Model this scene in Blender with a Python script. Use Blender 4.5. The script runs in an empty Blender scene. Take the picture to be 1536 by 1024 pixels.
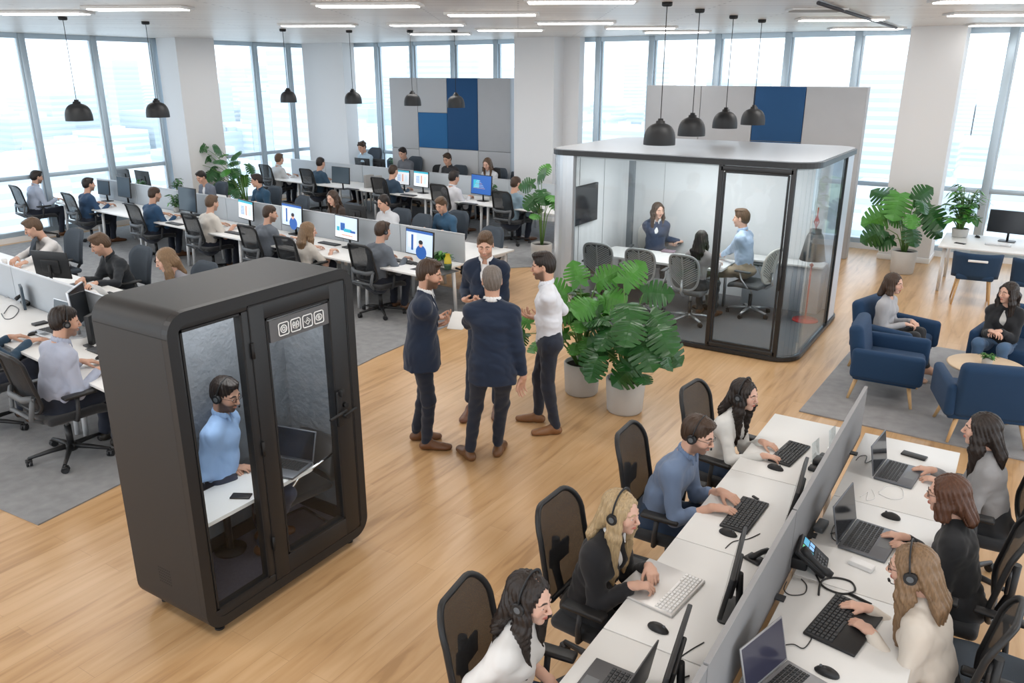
import bpy, bmesh, math, random
import numpy as np
from mathutils import Vector, Matrix, noise
R = math.radians
random.seed(7)
rng = np.random.default_rng(5)
C = bpy.context.scene.collection

# ------------------------------------------------------------------ camera
FPX, HCAM = 1200.0, 3.33
PITCH, YAW = math.atan(402 / 1200.0), R(32.4)
def cam_basis():
    cy, sy = math.cos(YAW), math.sin(YAW)
    f = Vector((-sy * math.cos(PITCH), cy * math.cos(PITCH), -math.sin(PITCH)))
    r = Vector((cy, sy, 0)); u = r.cross(f)
    return f, r, u
cf, cr, cu = cam_basis()
cd = bpy.data.cameras.new('camera'); cam = bpy.data.objects.new('camera', cd); C.objects.link(cam)
cam.matrix_world = Matrix(((cr.x, cu.x, -cf.x, 0), (cr.y, cu.y, -cf.y, 0), (cr.z, cu.z, -cf.z, HCAM), (0, 0, 0, 1)))
cd.sensor_width = 36; cd.lens = FPX * 36 / 1536; cd.clip_end = 3000; cd.clip_start = 0.05
bpy.context.scene.camera = cam
def at(x, y, z=0.0):
    "point of the horizontal plane at height z seen at photo pixel (x, y)"
    d = cf + cr * ((x - 768) / FPX) + cu * (-(y - 512) / FPX)
    t = (z - HCAM) / d.z
    return Vector((d.x * t, d.y * t, z))

# ------------------------------------------------------------------ materials
def mat(name, col, rough=.5, metal=0., spec=.5, bump=0., bscale=40., var=0., vscale=6., emit=0., alpha=1., stretch=None, coat=0., trans=0., ior=1.45, sheen=0.):
    m = bpy.data.materials.new(name); m.use_nodes = True
    nt = m.node_tree; b = nt.nodes['Principled BSDF']
    c = (*col, 1)
    b.inputs['Base Color'].default_value = c
    b.inputs['Roughness'].default_value = rough
    b.inputs['Metallic'].default_value = metal
    b.inputs['Specular IOR Level'].default_value = spec
    b.inputs['Coat Weight'].default_value = coat
    b.inputs['Sheen Weight'].default_value = sheen
    b.inputs['Transmission Weight'].default_value = trans
    b.inputs['IOR'].default_value = ior
    b.inputs['Alpha'].default_value = alpha
    tc = nt.nodes.new('ShaderNodeTexCoord')
    vec = tc.outputs['Object']
    if stretch:
        mp = nt.nodes.new('ShaderNodeMapping'); mp.inputs['Scale'].default_value = stretch
        nt.links.new(vec, mp.inputs[0]); vec = mp.outputs[0]
    if var > 0:
        n = nt.nodes.new('ShaderNodeTexNoise'); n.inputs['Scale'].default_value = vscale; n.inputs['Detail'].default_value = 5
        nt.links.new(vec, n.inputs['Vector'])
        mx = nt.nodes.new('ShaderNodeMix'); mx.data_type = 'RGBA'
        mx.inputs[6].default_value = tuple(max(0, x * (1 - var)) for x in col) + (1,)
        mx.inputs[7].default_value = tuple(min(1, x * (1 + var)) for x in col) + (1,)
        nt.links.new(n.outputs['Fac'], mx.inputs[0]); nt.links.new(mx.outputs[2], b.inputs['Base Color'])
    if bump > 0:
        n2 = nt.nodes.new('ShaderNodeTexNoise'); n2.inputs['Scale'].default_value = bscale; n2.inputs['Detail'].default_value = 3
        nt.links.new(vec, n2.inputs['Vector'])
        bp = nt.nodes.new('ShaderNodeBump'); bp.inputs['Strength'].default_value = bump; bp.inputs['Distance'].default_value = .01
        nt.links.new(n2.outputs['Fac'], bp.inputs['Height']); nt.links.new(bp.outputs[0], b.inputs['Normal'])
    if emit > 0:
        b.inputs['Emission Color'].default_value = c; b.inputs['Emission Strength'].default_value = emit
    return m

def glass_mat(name, tint=(.9, .95, .97), refl=.12, rough=.02):
    "thin architectural glass: mostly see-through with a fresnel reflection"
    m = bpy.data.materials.new(name); m.use_nodes = True; nt = m.node_tree
    for n in list(nt.nodes): nt.nodes.remove(n)
    out = nt.nodes.new('ShaderNodeOutputMaterial'); mx = nt.nodes.new('ShaderNodeMixShader')
    tr = nt.nodes.new('ShaderNodeBsdfTransparent'); gl = nt.nodes.new('ShaderNodeBsdfGlossy'); fr = nt.nodes.new('ShaderNodeFresnel')
    ml = nt.nodes.new('ShaderNodeMath'); ml.operation = 'MULTIPLY_ADD'
    tr.inputs[0].default_value = (*tint, 1); gl.inputs['Roughness'].default_value = rough; gl.inputs[0].default_value = (1, 1, 1, 1)
    fr.inputs[0].default_value = 1.18
    ml.inputs[1].default_value = .3; ml.inputs[2].default_value = refl * .12
    nt.links.new(fr.outputs[0], ml.inputs[0]); nt.links.new(ml.outputs[0], mx.inputs[0])
    nt.links.new(tr.outputs[0], mx.inputs[1]); nt.links.new(gl.outputs[0], mx.inputs[2]); nt.links.new(mx.outputs[0], out.inputs[0])
    return m

def mesh_mat(name, col, cover=.6, scale=700.):
    "woven mesh: fine procedural holes"
    m = mat(name, col, .6)
    nt = m.node_tree; b = nt.nodes['Principled BSDF']
    tc = nt.nodes.new('ShaderNodeTexCoord'); ck = nt.nodes.new('ShaderNodeTexNoise'); ck.inputs['Scale'].default_value = scale
    ck.inputs['Detail'].default_value = 0
    rp = nt.nodes.new('ShaderNodeMapRange'); rp.inputs[1].default_value = .3; rp.inputs[2].default_value = .7
    rp.inputs[3].default_value = max(0, cover - .15); rp.inputs[4].default_value = min(1, cover + .15)
    nt.links.new(tc.outputs['Object'], ck.inputs['Vector']); nt.links.new(ck.outputs['Fac'], rp.inputs[0]); nt.links.new(rp.outputs[0], b.inputs['Alpha'])
    return m

M = {}
def MM(name, *a, **k):
    if name not in M: M[name] = mat(name, *a, **k)
    return M[name]

# ------------------------------------------------------------------ objects
def tag(o, label=None, cat=None, group=None, kind=None):
    if label: o['label'] = label
    if cat: o['category'] = cat
    if group: o['group'] = group
    if kind: o['kind'] = kind
    return o
def empty(name, loc=(0, 0, 0), rz=0., label=None, cat=None, group=None, kind=None, parent=None):
    o = bpy.data.objects.new(name, None); o.empty_display_size = .1; C.objects.link(o)
    o.location = loc; o.rotation_euler = (0, 0, rz)
    if parent: o.parent = parent
    return tag(o, label, cat, group, kind)
def link(name, me, m=None, parent=None, loc=None, rz=None, smooth=False):
    o = bpy.data.objects.new(name, me); C.objects.link(o)
    if m is not None and len(me.materials) == 0:
        for q in (m if isinstance(m, (list, tuple)) else [m]): me.materials.append(q)
    if parent: o.parent = parent
    if loc is not None: o.location = loc
    if rz is not None: o.rotation_euler = (0, 0, rz)
    return o
def kids(o): return [c for c in KID.get(o.name, [])]
def all_children():
    d = {}
    for o in bpy.data.objects:
        if o.parent: d.setdefault(o.parent.name, []).append(o)
    return d
KID = {}
def copy_tree(o, parent=None):
    c = o.copy(); C.objects.link(c)
    if parent: c.parent = parent
    for ch in o.children: copy_tree(ch, c)
    return c
def dup(o, loc, rz=0., label=None, group=None, cat=None, scale=None):
    c = copy_tree(o); c.location = loc; c.rotation_euler = (0, 0, rz)
    if scale: c.scale = (scale,) * 3
    return tag(c, label, cat, group)
class Proto:
    "builds the first one at its first place; later places get copies"
    def __init__(s, f): s.f = f; s.o = None
    def put(s, loc, rz=0., label=None, group=None, cat=None, scale=None):
        if s.o is None:
            s.o = s.f(); o = s.o
            o.location = loc; o.rotation_euler = (0, 0, rz)
            if scale: o.scale = (scale,) * 3
            return tag(o, label, cat, group)
        bpy.context.view_layer.update() if False else None
        c = dup(s.o, loc, rz, label, group, cat, scale)
        if group is None and 'group' in c: del c['group']
        if not scale: c.scale = (1, 1, 1)
        return c

class MB:
    "collects shapes into one mesh"
    def __init__(s): s.b = bmesh.new()
    def _mi(s, geom, mi, smooth):
        for f in geom:
            f.material_index = mi; f.smooth = smooth
    def box(s, c, d, r=0., rot=None, mi=0, seg=2, smooth=None):
        before = len(s.b.faces)
        mx = Matrix.Translation(c) @ (rot.to_4x4() if rot is not None else Matrix()) @ Matrix.Diagonal((d[0], d[1], d[2], 1))
        if r > 0:
            t = bmesh.new(); bmesh.ops.create_cube(t, size=1, matrix=Matrix.Diagonal((d[0], d[1], d[2], 1)))
            rr = min(r, min(d) * .49)
            bmesh.ops.bevel(t, geom=t.edges[:], offset=rr, segments=seg, affect='EDGES', profile=.5)
            for f in t.faces: f.smooth = True if smooth is None else smooth; f.material_index = mi
            bmesh.ops.transform(t, matrix=Matrix.Translation(c) @ (rot.to_4x4() if rot is not None else Matrix()), verts=t.verts)
            s.merge(t)
        else:
            g = bmesh.ops.create_cube(s.b, size=1, matrix=mx)
            fs = {f for v in g['verts'] for f in v.link_faces}
            s._mi(fs, mi, False)
        return s
    def merge(s, t):
        me = bpy.data.meshes.new('tmp'); t.to_mesh(me); t.free(); s.b.from_mesh(me); bpy.data.meshes.remove(me)
    def cyl(s, a, b, r, r2=None, n=12, mi=0, caps=True, smooth=True):
        a = Vector(a); b = Vector(b); r2 = r if r2 is None else r2
        z = (b - a); L = z.length
        if L < 1e-6: return s
        q = Vector((0, 0, 1)).rotation_difference(z)
        mx = Matrix.Translation((a + b) / 2) @ q.to_matrix().to_4x4()
        g = bmesh.ops.create_cone(s.b, cap_ends=caps, segments=n, radius1=r, radius2=r2, depth=L, matrix=mx)
        fs = {f for v in g['verts'] for f in v.link_faces}
        for f in fs: f.material_index = mi; f.smooth = smooth and len(f.verts) == 4
        return s
    def tube(s, pts, r, n=8, mi=0, closed=False, rad=None, flat=1.):
        pts = [Vector(p) for p in pts]; N = len(pts); rings = []; up = None
        for i, p in enumerate(pts):
            if closed: t = pts[(i + 1) % N] - pts[i - 1]
            else: t = pts[min(i + 1, N - 1)] - pts[max(i - 1, 0)]
            t.normalize()
            if up is None:
                up = Vector((0, 0, 1)) if abs(t.z) < .9 else Vector((0, 1, 0))
            sd = t.cross(up)
            if sd.length < 1e-4: sd = t.orthogonal()
            sd.normalize(); up = sd.cross(t).normalized()
            rr = rad[i] if rad else r
            rings.append([s.b.verts.new(p + sd * (math.cos(a) * rr) + up * (math.sin(a) * rr * flat)) for a in [2 * math.pi * k / n for k in range(n)]])
        for i in range(N if closed else N - 1):
            A, B = rings[i], rings[(i + 1) % N]
            for k in range(n):
                f = s.b.faces.new((A[k], A[(k + 1) % n], B[(k + 1) % n], B[k])); f.smooth = True; f.material_index = mi
        if not closed:
            for rg, rev in ((rings[0], False), (rings[-1], True)):
                f = s.b.faces.new(rg if rev else rg[::-1]); f.material_index = mi
        return s
    def lathe(s, prof, c=(0, 0, 0), n=24, mi=0, sx=1., sy=1., smooth=True):
        c = Vector(c); rings = []
        for r, z in prof:
            if r < 1e-5: rings.append([s.b.verts.new(c + Vector((0, 0, z)))])
            else: rings.append([s.b.verts.new(c + Vector((math.cos(2 * math.pi * k / n) * r * sx, math.sin(2 * math.pi * k / n) * r * sy, z))) for k in range(n)])
        for A, B in zip(rings, rings[1:]):
            for k in range(n):
                k2 = (k + 1) % n
                if len(A) == 1 and len(B) == 1: continue
                if len(A) == 1: f = s.b.faces.new((A[0], B[k2], B[k]))
                elif len(B) == 1: f = s.b.faces.new((A[k], A[k2], B[0]))
                else: f = s.b.faces.new((A[k], A[k2], B[k2], B[k]))
                f.smooth = smooth; f.material_index = mi
        return s
    def prism(s, poly, z0, z1, mi=0, smooth=False):
        "vertical extrusion of an xy polygon (ccw)"
        lo = [s.b.verts.new((p[0], p[1], z0)) for p in poly]; hi = [s.b.verts.new((p[0], p[1], z1)) for p in poly]
        f = s.b.faces.new(hi); f.material_index = mi
        f = s.b.faces.new(lo[::-1]); f.material_index = mi
        n = len(poly)
        for k in range(n):
            f = s.b.faces.new((lo[k], lo[(k + 1) % n], hi[(k + 1) % n], hi[k])); f.material_index = mi; f.smooth = smooth
        return s
    def face(s, vs, mi=0, smooth=False):
        f = s.b.faces.new([s.b.verts.new(v) for v in vs]); f.material_index = mi; f.smooth = smooth
        return s
    def grid(s, fn, nu, nv, mi=0, smooth=True, thick=0.):
        G = [[s.b.verts.new(fn(i / nu, j / nv)) for j in range(nv + 1)] for i in range(nu + 1)]
        for i in range(nu):
            for j in range(nv):
                f = s.b.faces.new((G[i][j], G[i + 1][j], G[i + 1][j + 1], G[i][j + 1])); f.smooth = smooth; f.material_index = mi
        return s
    def patch(s, fn, loop, rings=5, mi=0, c=(.5, .5)):
        "fills a closed uv outline with concentric rings mapped through fn"
        n = len(loop); ce = s.b.verts.new(fn(*c)); prev = None
        for k in range(1, rings + 1):
            t = k / rings; cur = [s.b.verts.new(fn(c[0] + (u - c[0]) * t, c[1] + (v - c[1]) * t)) for u, v in loop]
            for i in range(n):
                j = (i + 1) % n
                f = s.b.faces.new((ce, cur[i], cur[j]) if prev is None else (prev[i], cur[i], cur[j], prev[j])); f.smooth = True; f.material_index = mi
            prev = cur
        return s
    def xf(s, mx):
        bmesh.ops.transform(s.b, matrix=mx, verts=s.b.verts); return s
    def build(s, name, m=None, parent=None, loc=None, rz=None, weld=False, recalc=True):
        if recalc: bmesh.ops.recalc_face_normals(s.b, faces=s.b.faces)
        me = bpy.data.meshes.new(name); s.b.to_mesh(me); s.b.free()
        return link(name, me, m, parent, loc, rz)
def solid(o, t, off=0.):
    md = o.modifiers.new('s', 'SOLIDIFY'); md.thickness = t; md.offset = off; return o
def rot(ax, deg): return Matrix.Rotation(R(deg), 3, ax)
def rrect(cx, cy, w, d, r, n=6, corners=(1, 1, 1, 1)):
    "rounded rectangle polygon, ccw, corners = (++ , -+, --, +-)"
    P = []
    for (sx, sy, a0), on in zip(((1, 1, 0), (-1, 1, 90), (-1, -1, 180), (1, -1, 270)), corners):
        if on:
            for k in range(n + 1):
                a = R(a0 + 90 * k / n)
                P.append((cx + sx * (w / 2 - r) + r * math.cos(a), cy + sy * (d / 2 - r) + r * math.sin(a)))
        else: P.append((cx + sx * w / 2, cy + sy * d / 2))
    return P
# ================================================================== setting
WL, WB, ZC = -17.6, 17.2, 4.1          # left glass wall x, back glass wall y, ceiling height
YF, XR = -3.5, 6.0

def wood_floor():
    m = bpy.data.materials.new('oak_planks'); m.use_nodes = True; nt = m.node_tree; b = nt.nodes['Principled BSDF']
    tc = nt.nodes.new('ShaderNodeTexCoord'); mp = nt.nodes.new('ShaderNodeMapping')
    mp.inputs['Rotation'].default_value = (0, 0, R(90))
    nt.links.new(tc.outputs['Object'], mp.inputs[0])
    br = nt.nodes.new('ShaderNodeTexBrick'); br.inputs['Scale'].default_value = 1
    br.inputs['Brick Width'].default_value = 1.9; br.inputs['Row Height'].default_value = .17
    br.inputs['Mortar Size'].default_value = .0012; br.inputs['Mortar Smooth'].default_value = .1; br.offset = .37
    br.inputs['Color1'].default_value = (.0, .0, .0, 1); br.inputs['Color2'].default_value = (1, 1, 1, 1); br.inputs['Mortar'].default_value = (.5, .5, .5, 1)
    nt.links.new(mp.outputs[0], br.inputs['Vector'])
    mp2 = nt.nodes.new('ShaderNodeMapping'); mp2.inputs['Scale'].default_value = (9, .8, 1)
    nt.links.new(tc.outputs['Object'], mp2.inputs[0])
    n = nt.nodes.new('ShaderNodeTexNoise'); n.inputs['Scale'].default_value = 1.6; n.inputs['Detail'].default_value = 8; n.inputs['Distortion'].default_value = .6
    nt.links.new(mp2.outputs[0], n.inputs['Vector'])
    add = nt.nodes.new('ShaderNodeMath'); add.operation = 'MULTIPLY_ADD'; add.inputs[1].default_value = .20
    nt.links.new(br.outputs['Color'], add.inputs[0]); 
    ml = nt.nodes.new('ShaderNodeMath'); ml.operation = 'MULTIPLY'; ml.inputs[1].default_value = 1.0
    nt.links.new(n.outputs['Fac'], ml.inputs[0]); nt.links.new(ml.outputs[0], add.inputs[2])
    cr_ = nt.nodes.new('ShaderNodeValToRGB'); e = cr_.color_ramp
    e.elements[0].position = .36; e.elements[0].color = (.41, .235, .105, 1)
    e.elements[1].position = .8; e.elements[1].color = (.615, .395, .21, 1)
    q = e.elements.new(.5); q.color = (.525, .315, .15, 1)
    nt.links.new(add.outputs[0], cr_.inputs[0])
    mx = nt.nodes.new('ShaderNodeMix'); mx.data_type = 'RGBA'; mx.inputs[7].default_value = (.40, .24, .12, 1)
    nt.links.new(br.outputs['Fac'], mx.inputs[0]); nt.links.new(cr_.outputs[0], mx.inputs[6]); nt.links.new(mx.outputs[2], b.inputs['Base Color'])
    b.inputs['Roughness'].default_value = .30
    bp = nt.nodes.new('ShaderNodeBump'); bp.inputs['Strength'].default_value = .05; nt.links.new(n.outputs['Fac'], bp.inputs['Height']); nt.links.new(bp.outputs[0], b.inputs['Normal'])
    return m

def ceiling_mat():
    m = bpy.data.materials.new('ceiling_slats'); m.use_nodes = True; nt = m.node_tree; b = nt.nodes['Principled BSDF']
    tc = nt.nodes.new('ShaderNodeTexCoord'); mp = nt.nodes.new('ShaderNodeMapping'); mp.inputs['Rotation'].default_value = (0, 0, R(-32))
    nt.links.new(tc.outputs['Object'], mp.inputs[0])
    br = nt.nodes.new('ShaderNodeTexBrick'); br.inputs['Scale'].default_value = 1; br.inputs['Brick Width'].default_value = 2.4; br.inputs['Row Height'].default_value = .13
    br.inputs['Mortar Size'].default_value = .012; br.inputs['Color1'].default_value = (.70, .66, .63, 1); br.inputs['Color2'].default_value = (.80, .77, .74, 1); br.inputs['Mortar'].default_value = (.45, .42, .40, 1)
    nt.links.new(mp.outputs[0], br.inputs['Vector']); nt.links.new(br.outputs['Color'], b.inputs['Base Color'])
    b.inputs['Roughness'].default_value = .35
    return m

M['floor'] = wood_floor(); M['ceil'] = ceiling_mat()
MM('white_wall', (.82, .82, .82), .7); MM('column_paint', (.74, .74, .75), .8, bump=.05, bscale=60)
MM('mullion', (.46, .55, .62), .35, .4); MM('mullion_side', (.62, .70, .76), .4, .3)
M['window_glass'] = glass_mat('window_glass', (.93, .97, 1.0), .1)

o = MB().box(((WL + XR) / 2, (YF + WB) / 2, -.1), (XR - WL + 1, WB - YF + 1, .2)).build('floor', M['floor']); tag(o, 'oak plank floor of the office', kind='structure')
o = MB().box(((WL + XR) / 2, (YF + WB) / 2, ZC + .1), (XR - WL + 1, WB - YF + 1, .2)).build('ceiling', M['ceil']); tag(o, kind='structure')

def window(n, a, b):
    "one glazed bay from a to b (floor points)"
    a = Vector(a); b = Vector(b); L = (b - a).length; ang = math.atan2(b.y - a.y, b.x - a.x)
    w = empty('window_%d' % n, (a.x, a.y, 0), ang, kind='structure')
    f = MB()
    f.box((0, 0, ZC / 2), (.13, .16, ZC), .01, mi=0); f.box((L / 2, 0, 1.28), (L - .1, .09, .09), .008)
    f.box((L / 2, 0, .16), (L - .1, .16, .10), .008); f.box((L / 2, 0, ZC - .05), (L - .1, .12, .10))
    f.box((.085, .02, ZC / 2), (.035, .06, ZC), 0, mi=1)
    f.build('window_frame', [M['mullion'], M['mullion_side']], w)
    MB().box((L / 2, 0, ZC / 2 + .08), (L - .02, .012, ZC - .2)).build('window_pane', M['window_glass'], w)
    MB().box((L / 2, 0, .055), (L, .22, .11)).build('window_sill', M['white_wall'], w)
n = 0
ys = [3.0, 4.6, 6.1, 7.65, 9.22, 10.74, 12.19, 13.7, 15.14, 16.3, WB]
for a, b in zip(ys, ys[1:]):
    n += 1; window(n, (WL, b), (WL, a))
xs = [WL, -16.3, -15.16, -13.96, -12.64, -11.35, -10.0, -8.59, -7.31, -5.84, -4.42, -3.12, -1.8, -.6, .7, 2.0, 3.3, 4.6, 6.0]
for a, b in zip(xs, xs[1:]):
    n += 1; window(n, (a, WB), (b, WB))
def col(name, x0, x1, y0, y1):
    c = MB().box(((x0 + x1) / 2, (y0 + y1) / 2, ZC / 2), (x1 - x0, y1 - y0, ZC)).build(name, M['column_paint']); tag(c, kind='structure')
    t = MB().box(((x0 + x1) / 2, (y0 + y1) / 2, .05), (x1 - x0 + .03, y1 - y0 + .03, .10), .006).build('skirting_trim', M['white_wall'], c)
col('wall_pillar_left', -17.45, -16.75, 12.2, 13.25)
col('wall_pillar_corner', -17.4, -15.9, 16.65, 17.1)
col('wall_pillar_back', -10.35, -9.3, 16.4, 17.05)
col('wall_pillar_right', -2.13, -1.26, 16.3, 17.05)
col('wall_pillar_mid', -9.3, -8.9, 16.85, 17.08)

# acoustic partitions
MM('panel_grey', (.42, .43, .45), .95, bump=.2, bscale=300, var=.05, vscale=3); MM('panel_light', (.50, .51, .53), .95, bump=.2, bscale=300)
MM('panel_navy', (.018, .075, .19), .9, bump=.2, bscale=300); MM('panel_blue', (.028, .14, .33), .9, bump=.2, bscale=300)
def partition(loc, w, h, cells, label, th=.22):
    p = empty('acoustic_partition', loc, 0, label, 'partition')
    MB().box((w / 2, th / 2 + .02, h / 2), (w, th, h), .006).build('core', M['panel_light'], p)
    for (x0, x1, z0, z1, k) in cells:
        MB().box(((x0 + x1) / 2, 0, (z0 + z1) / 2), (x1 - x0 - .012, .04, z1 - z0 - .012), .006).build('fabric_panel', M[k], p)
X = [0, .92, 1.86, 2.8, 3.75]
partition((-14.46, 16.82, 0), 3.75, 3.22, [(X[0], X[1], 1.45, 3.22, 'panel_light'), (X[0], X[1], 0, 1.45, 'panel_light'), (X[1], X[2], 2.38, 3.22, 'panel_light'), (X[1], X[2], 1.5, 2.38, 'panel_blue'),
    (X[2], X[3], 1.5, 3.22, 'panel_navy'), (X[3], X[4], 1.5, 3.22, 'panel_grey'), (X[1], X[2], 0, 1.5, 'panel_light'), (X[2], X[3], 0, 1.5, 'panel_light'), (X[3], X[4], 0, 1.5, 'panel_grey')],
    'grey acoustic partition with two blue squares behind the far desk row')
partition((-6.83, 15.9, 0), 4.2, 3.1, [(0, 1.15, 0, 3.1, 'panel_grey'), (1.15, 2.2, 0, 3.1, 'panel_grey'), (2.2, 3.15, 2.1, 3.1, 'panel_navy'), (2.2, 3.15, 1.0, 2.1, 'panel_navy'), (2.2, 3.15, 0, 1.0, 'panel_navy'), (3.15, 4.2, 0, 3.1, 'panel_grey')],
    'grey acoustic partition with a navy stripe behind the glass meeting pod')

# carpets
def carpet_mat(name, c, s=.12):
    m = mat(name, c, .95, bump=.6, bscale=500, var=s, vscale=9, sheen=.1)
    return m
M['carpet'] = carpet_mat('carpet_grey', (.29, .293, .30), .32); M['lounge_rug'] = carpet_mat('rug_grey', (.32, .315, .32), .26)
o = MB().prism([(-17.3, 3.9), (-17.3, 11.2), (-7.0, 10.1), (-6.45, 9.6), (-6.42, 7.0), (-6.02, 2.62), (-17.3, 1.9)][::-1], .001, .012).build('carpet', M['carpet'])
tag(o, 'grey carpet beneath the two nearer rows of white desks', 'carpet')
o = MB().prism([(-17.2, 13.5), (-7.6, 11.85), (-5.9, 13.6), (-5.9, 15.8), (-9.0, 16.4), (-17.2, 16.6)], .001, .012).build('carpet', M['carpet'])
tag(o, 'grey carpet beneath the farthest row of desks', 'carpet')
o = MB().prism([(-1.58, 8.05), (1.8, 7.95), (1.8, 11.1), (-1.48, 11.1)], .001, .014).build('area_rug', M['lounge_rug'])
tag(o, 'grey rug under the blue armchairs and round table', 'rug')

# outside: city seen from high up, haze and glare put into its pale colours
def city():
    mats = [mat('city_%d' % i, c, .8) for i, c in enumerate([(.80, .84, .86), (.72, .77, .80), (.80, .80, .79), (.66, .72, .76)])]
    mg = mat('city_ground', (.70, .74, .74), .9, var=.2, vscale=.02); mt = mat('city_trees', (.36, .48, .34), .9)
    mw = mat('city_windows', (.60, .67, .72), .4)
    o = MB().box((-300, 500, -45.5), (2200, 2200, 1)).build('ground_outside', mg); tag(o, kind='structure')
    b = [MB() for _ in range(1)]
    rr = random.Random(3); k = 0
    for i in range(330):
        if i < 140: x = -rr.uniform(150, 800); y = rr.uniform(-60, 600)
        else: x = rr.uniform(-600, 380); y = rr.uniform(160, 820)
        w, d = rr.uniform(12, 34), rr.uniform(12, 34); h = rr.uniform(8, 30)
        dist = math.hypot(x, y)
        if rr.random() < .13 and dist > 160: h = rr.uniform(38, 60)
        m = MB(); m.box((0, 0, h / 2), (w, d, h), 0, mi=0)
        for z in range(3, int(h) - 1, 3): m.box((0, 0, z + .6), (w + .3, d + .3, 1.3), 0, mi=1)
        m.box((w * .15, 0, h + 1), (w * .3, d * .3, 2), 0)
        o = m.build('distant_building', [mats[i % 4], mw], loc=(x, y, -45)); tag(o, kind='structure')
    t = MB()
    for i in range(60):
        x, y = rr.uniform(-60, 120), rr.uniform(170, 330)
        t.lathe([(0, 0), (6, 3), (7, 7), (4, 11), (0, 12)], (x, y, -45), n=7)
    o = t.build('distant_trees', mt); tag(o, kind='structure')
    tw = MB()
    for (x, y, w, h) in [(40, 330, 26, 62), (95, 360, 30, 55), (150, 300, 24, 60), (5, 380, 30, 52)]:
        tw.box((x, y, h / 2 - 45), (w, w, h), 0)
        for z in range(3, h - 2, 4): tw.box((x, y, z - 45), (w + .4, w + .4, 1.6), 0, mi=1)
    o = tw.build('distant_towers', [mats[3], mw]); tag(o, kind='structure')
city()

# lights
M['panel_light_emit'] = mat('light_diffuser', (1, .98, .95), .5, emit=7.)
MM('light_frame', (.8, .8, .8), .5)
def light_panel():
    r = empty('ceiling_light', label='', cat='ceiling light')
    MB().box((0, 0, .015), (1.26, .36, .03), .004).build('frame', M['light_frame'], r)
    MB().box((0, 0, -.004), (1.16, .27, .012)).build('diffuser', M['panel_light_emit'], r)
    return r
LP = Proto(light_panel)
panels = [((62, 17), 'above the left windows, nearest the corner of the photo'), ((207, 10), 'second along above the leftmost pendant lamps'), ((552, 5), 'large and bright at the top, left of centre'), ((738, 19), 'wide one at the top centre'),
    ((640, 35), 'slim one ahead of the fourth and fifth pendants'), ((477, 36), 'slim one beyond the third small pendant'), ((863, 32), 'in front of the white back pillar'), ((961, 40), 'behind the largest black pendant'),
    ((1262, 27), 'beside the dark ceiling track'), ((1300, 41), 'just beyond the one beside the dark track'), ((1495, 19), 'brightest above the right-hand windows'), ((1515, 35), 'far one above the right-hand windows'),
    ((660, 49), 'tiny one ahead of the grey partition'), ((1015, 46), 'tiny one above the glass meeting pod'), ((765, 43), 'small one left of the white back pillar'), ((1490, -2), 'cut off by the top edge at the right'), ((872, -1), 'cut off by the top edge above the pod')]
for (p, t) in panels:
    q = at(*p, ZC); LP.put((q.x, q.y, ZC - .03), YAW - R(4), 'flat white ceiling light panel, ' + t, 'ceiling light panels', 'ceiling light')
for i, (p, t) in enumerate([((25, 52), 'left windows'), ((1225, 13), 'right half of the ceiling')]):
    q = at(*p, ZC); v = MB()
    v.box((0, 0, -.005), (.7, .3, .02))
    for k in range(6): v.box((0, -.11 + k * .045, -.02), (.62, .012, .02), 0, mi=1)
    o = v.build('air_vent', [M['light_frame'], MM('vent_slot', (.35, .34, .33), .6)], loc=(q.x, q.y, ZC - .006), rz=YAW); tag(o, 'slotted air vent in the ceiling over the ' + t, 'air vent')
a, b = at(1228, 0, ZC), at(1345, 39, ZC)
o = MB().cyl((a.x, a.y, ZC - .03), (b.x, b.y, ZC - .03), .022, n=8).build('ceiling_track', MM('track_black', (.04, .04, .05), .5)); tag(o, 'thin dark track running diagonally across the ceiling', 'ceiling track')

# pendants
MM('lamp_black', (.011, .012, .014), .5); MM('lamp_inner', (.55, .53, .5), .5); MM('cord_black', (.02, .02, .02), .6)
def pendant(rad):
    def f():
        r = empty('pendant_lamp', label='', cat='pendant lamp')
        H = rad * 1.15
        prof = [(0, H + .055), (.03, H + .055), (.034, H + .03), (.052, H + .026), (.055, H)] + [(rad * math.sin(R(a)) ** .7, H * math.cos(R(a)) ** .85) for a in (20, 30, 40, 50, 60, 70, 80, 89)] + [(rad, -.03)]
        MB().lathe(prof, n=28).build('lamp_shade', M['lamp_black'], r)
        MB().lathe([(rad - .004, -.03), (rad - .01, .02), (rad * .75, rad * .7), (rad * .4, rad), (0, rad * 1.08)], n=28).build('shade_lining', M['lamp_inner'], r)
        MB().lathe([(0, -.02), (.03, 0), (.034, .03), (.02, .07), (0, .08)], (0, 0, .05), n=12).build('bulb', mat('bulb_warm', (1, .93, .8), .4, emit=3.), r)
        return r
    return f
def hang(P_, px_top, bottom_y, px_x, k, label):
    "lamp hung from the ceiling point above; k = the ceiling-plane point"
    return
def place_pendant(proto, X_, Y_, zb, label, group, rad):
    l = proto.put((X_, Y_, zb), 0, label, group, 'pendant lamp')
    h = rad * 1.15 + .05; L = ZC - zb - h
    MB().cyl((0, 0, h), (0, 0, h + L), .005, n=6).build('cord', M['cord_black'], l)
    MB().lathe([(0, L + h), (.06, L + h), (.06, L + h - .035), (.045, L + h - .045), (0, L + h - .045)], n=16).build('ceiling_rose', M['lamp_black'], l)
def z_for(px, py, X_, Y_):
    # height on the vertical line X,Y seen at row py
    lo, hi = 0, 6
    for _ in range(40):
        m = (lo + hi) / 2; v = Vector((X_, Y_, m - HCAM)); y = 512 - FPX * v.dot(cu) / v.dot(cf)
        if y > py: lo = m
        else: hi = m
    return lo
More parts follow.
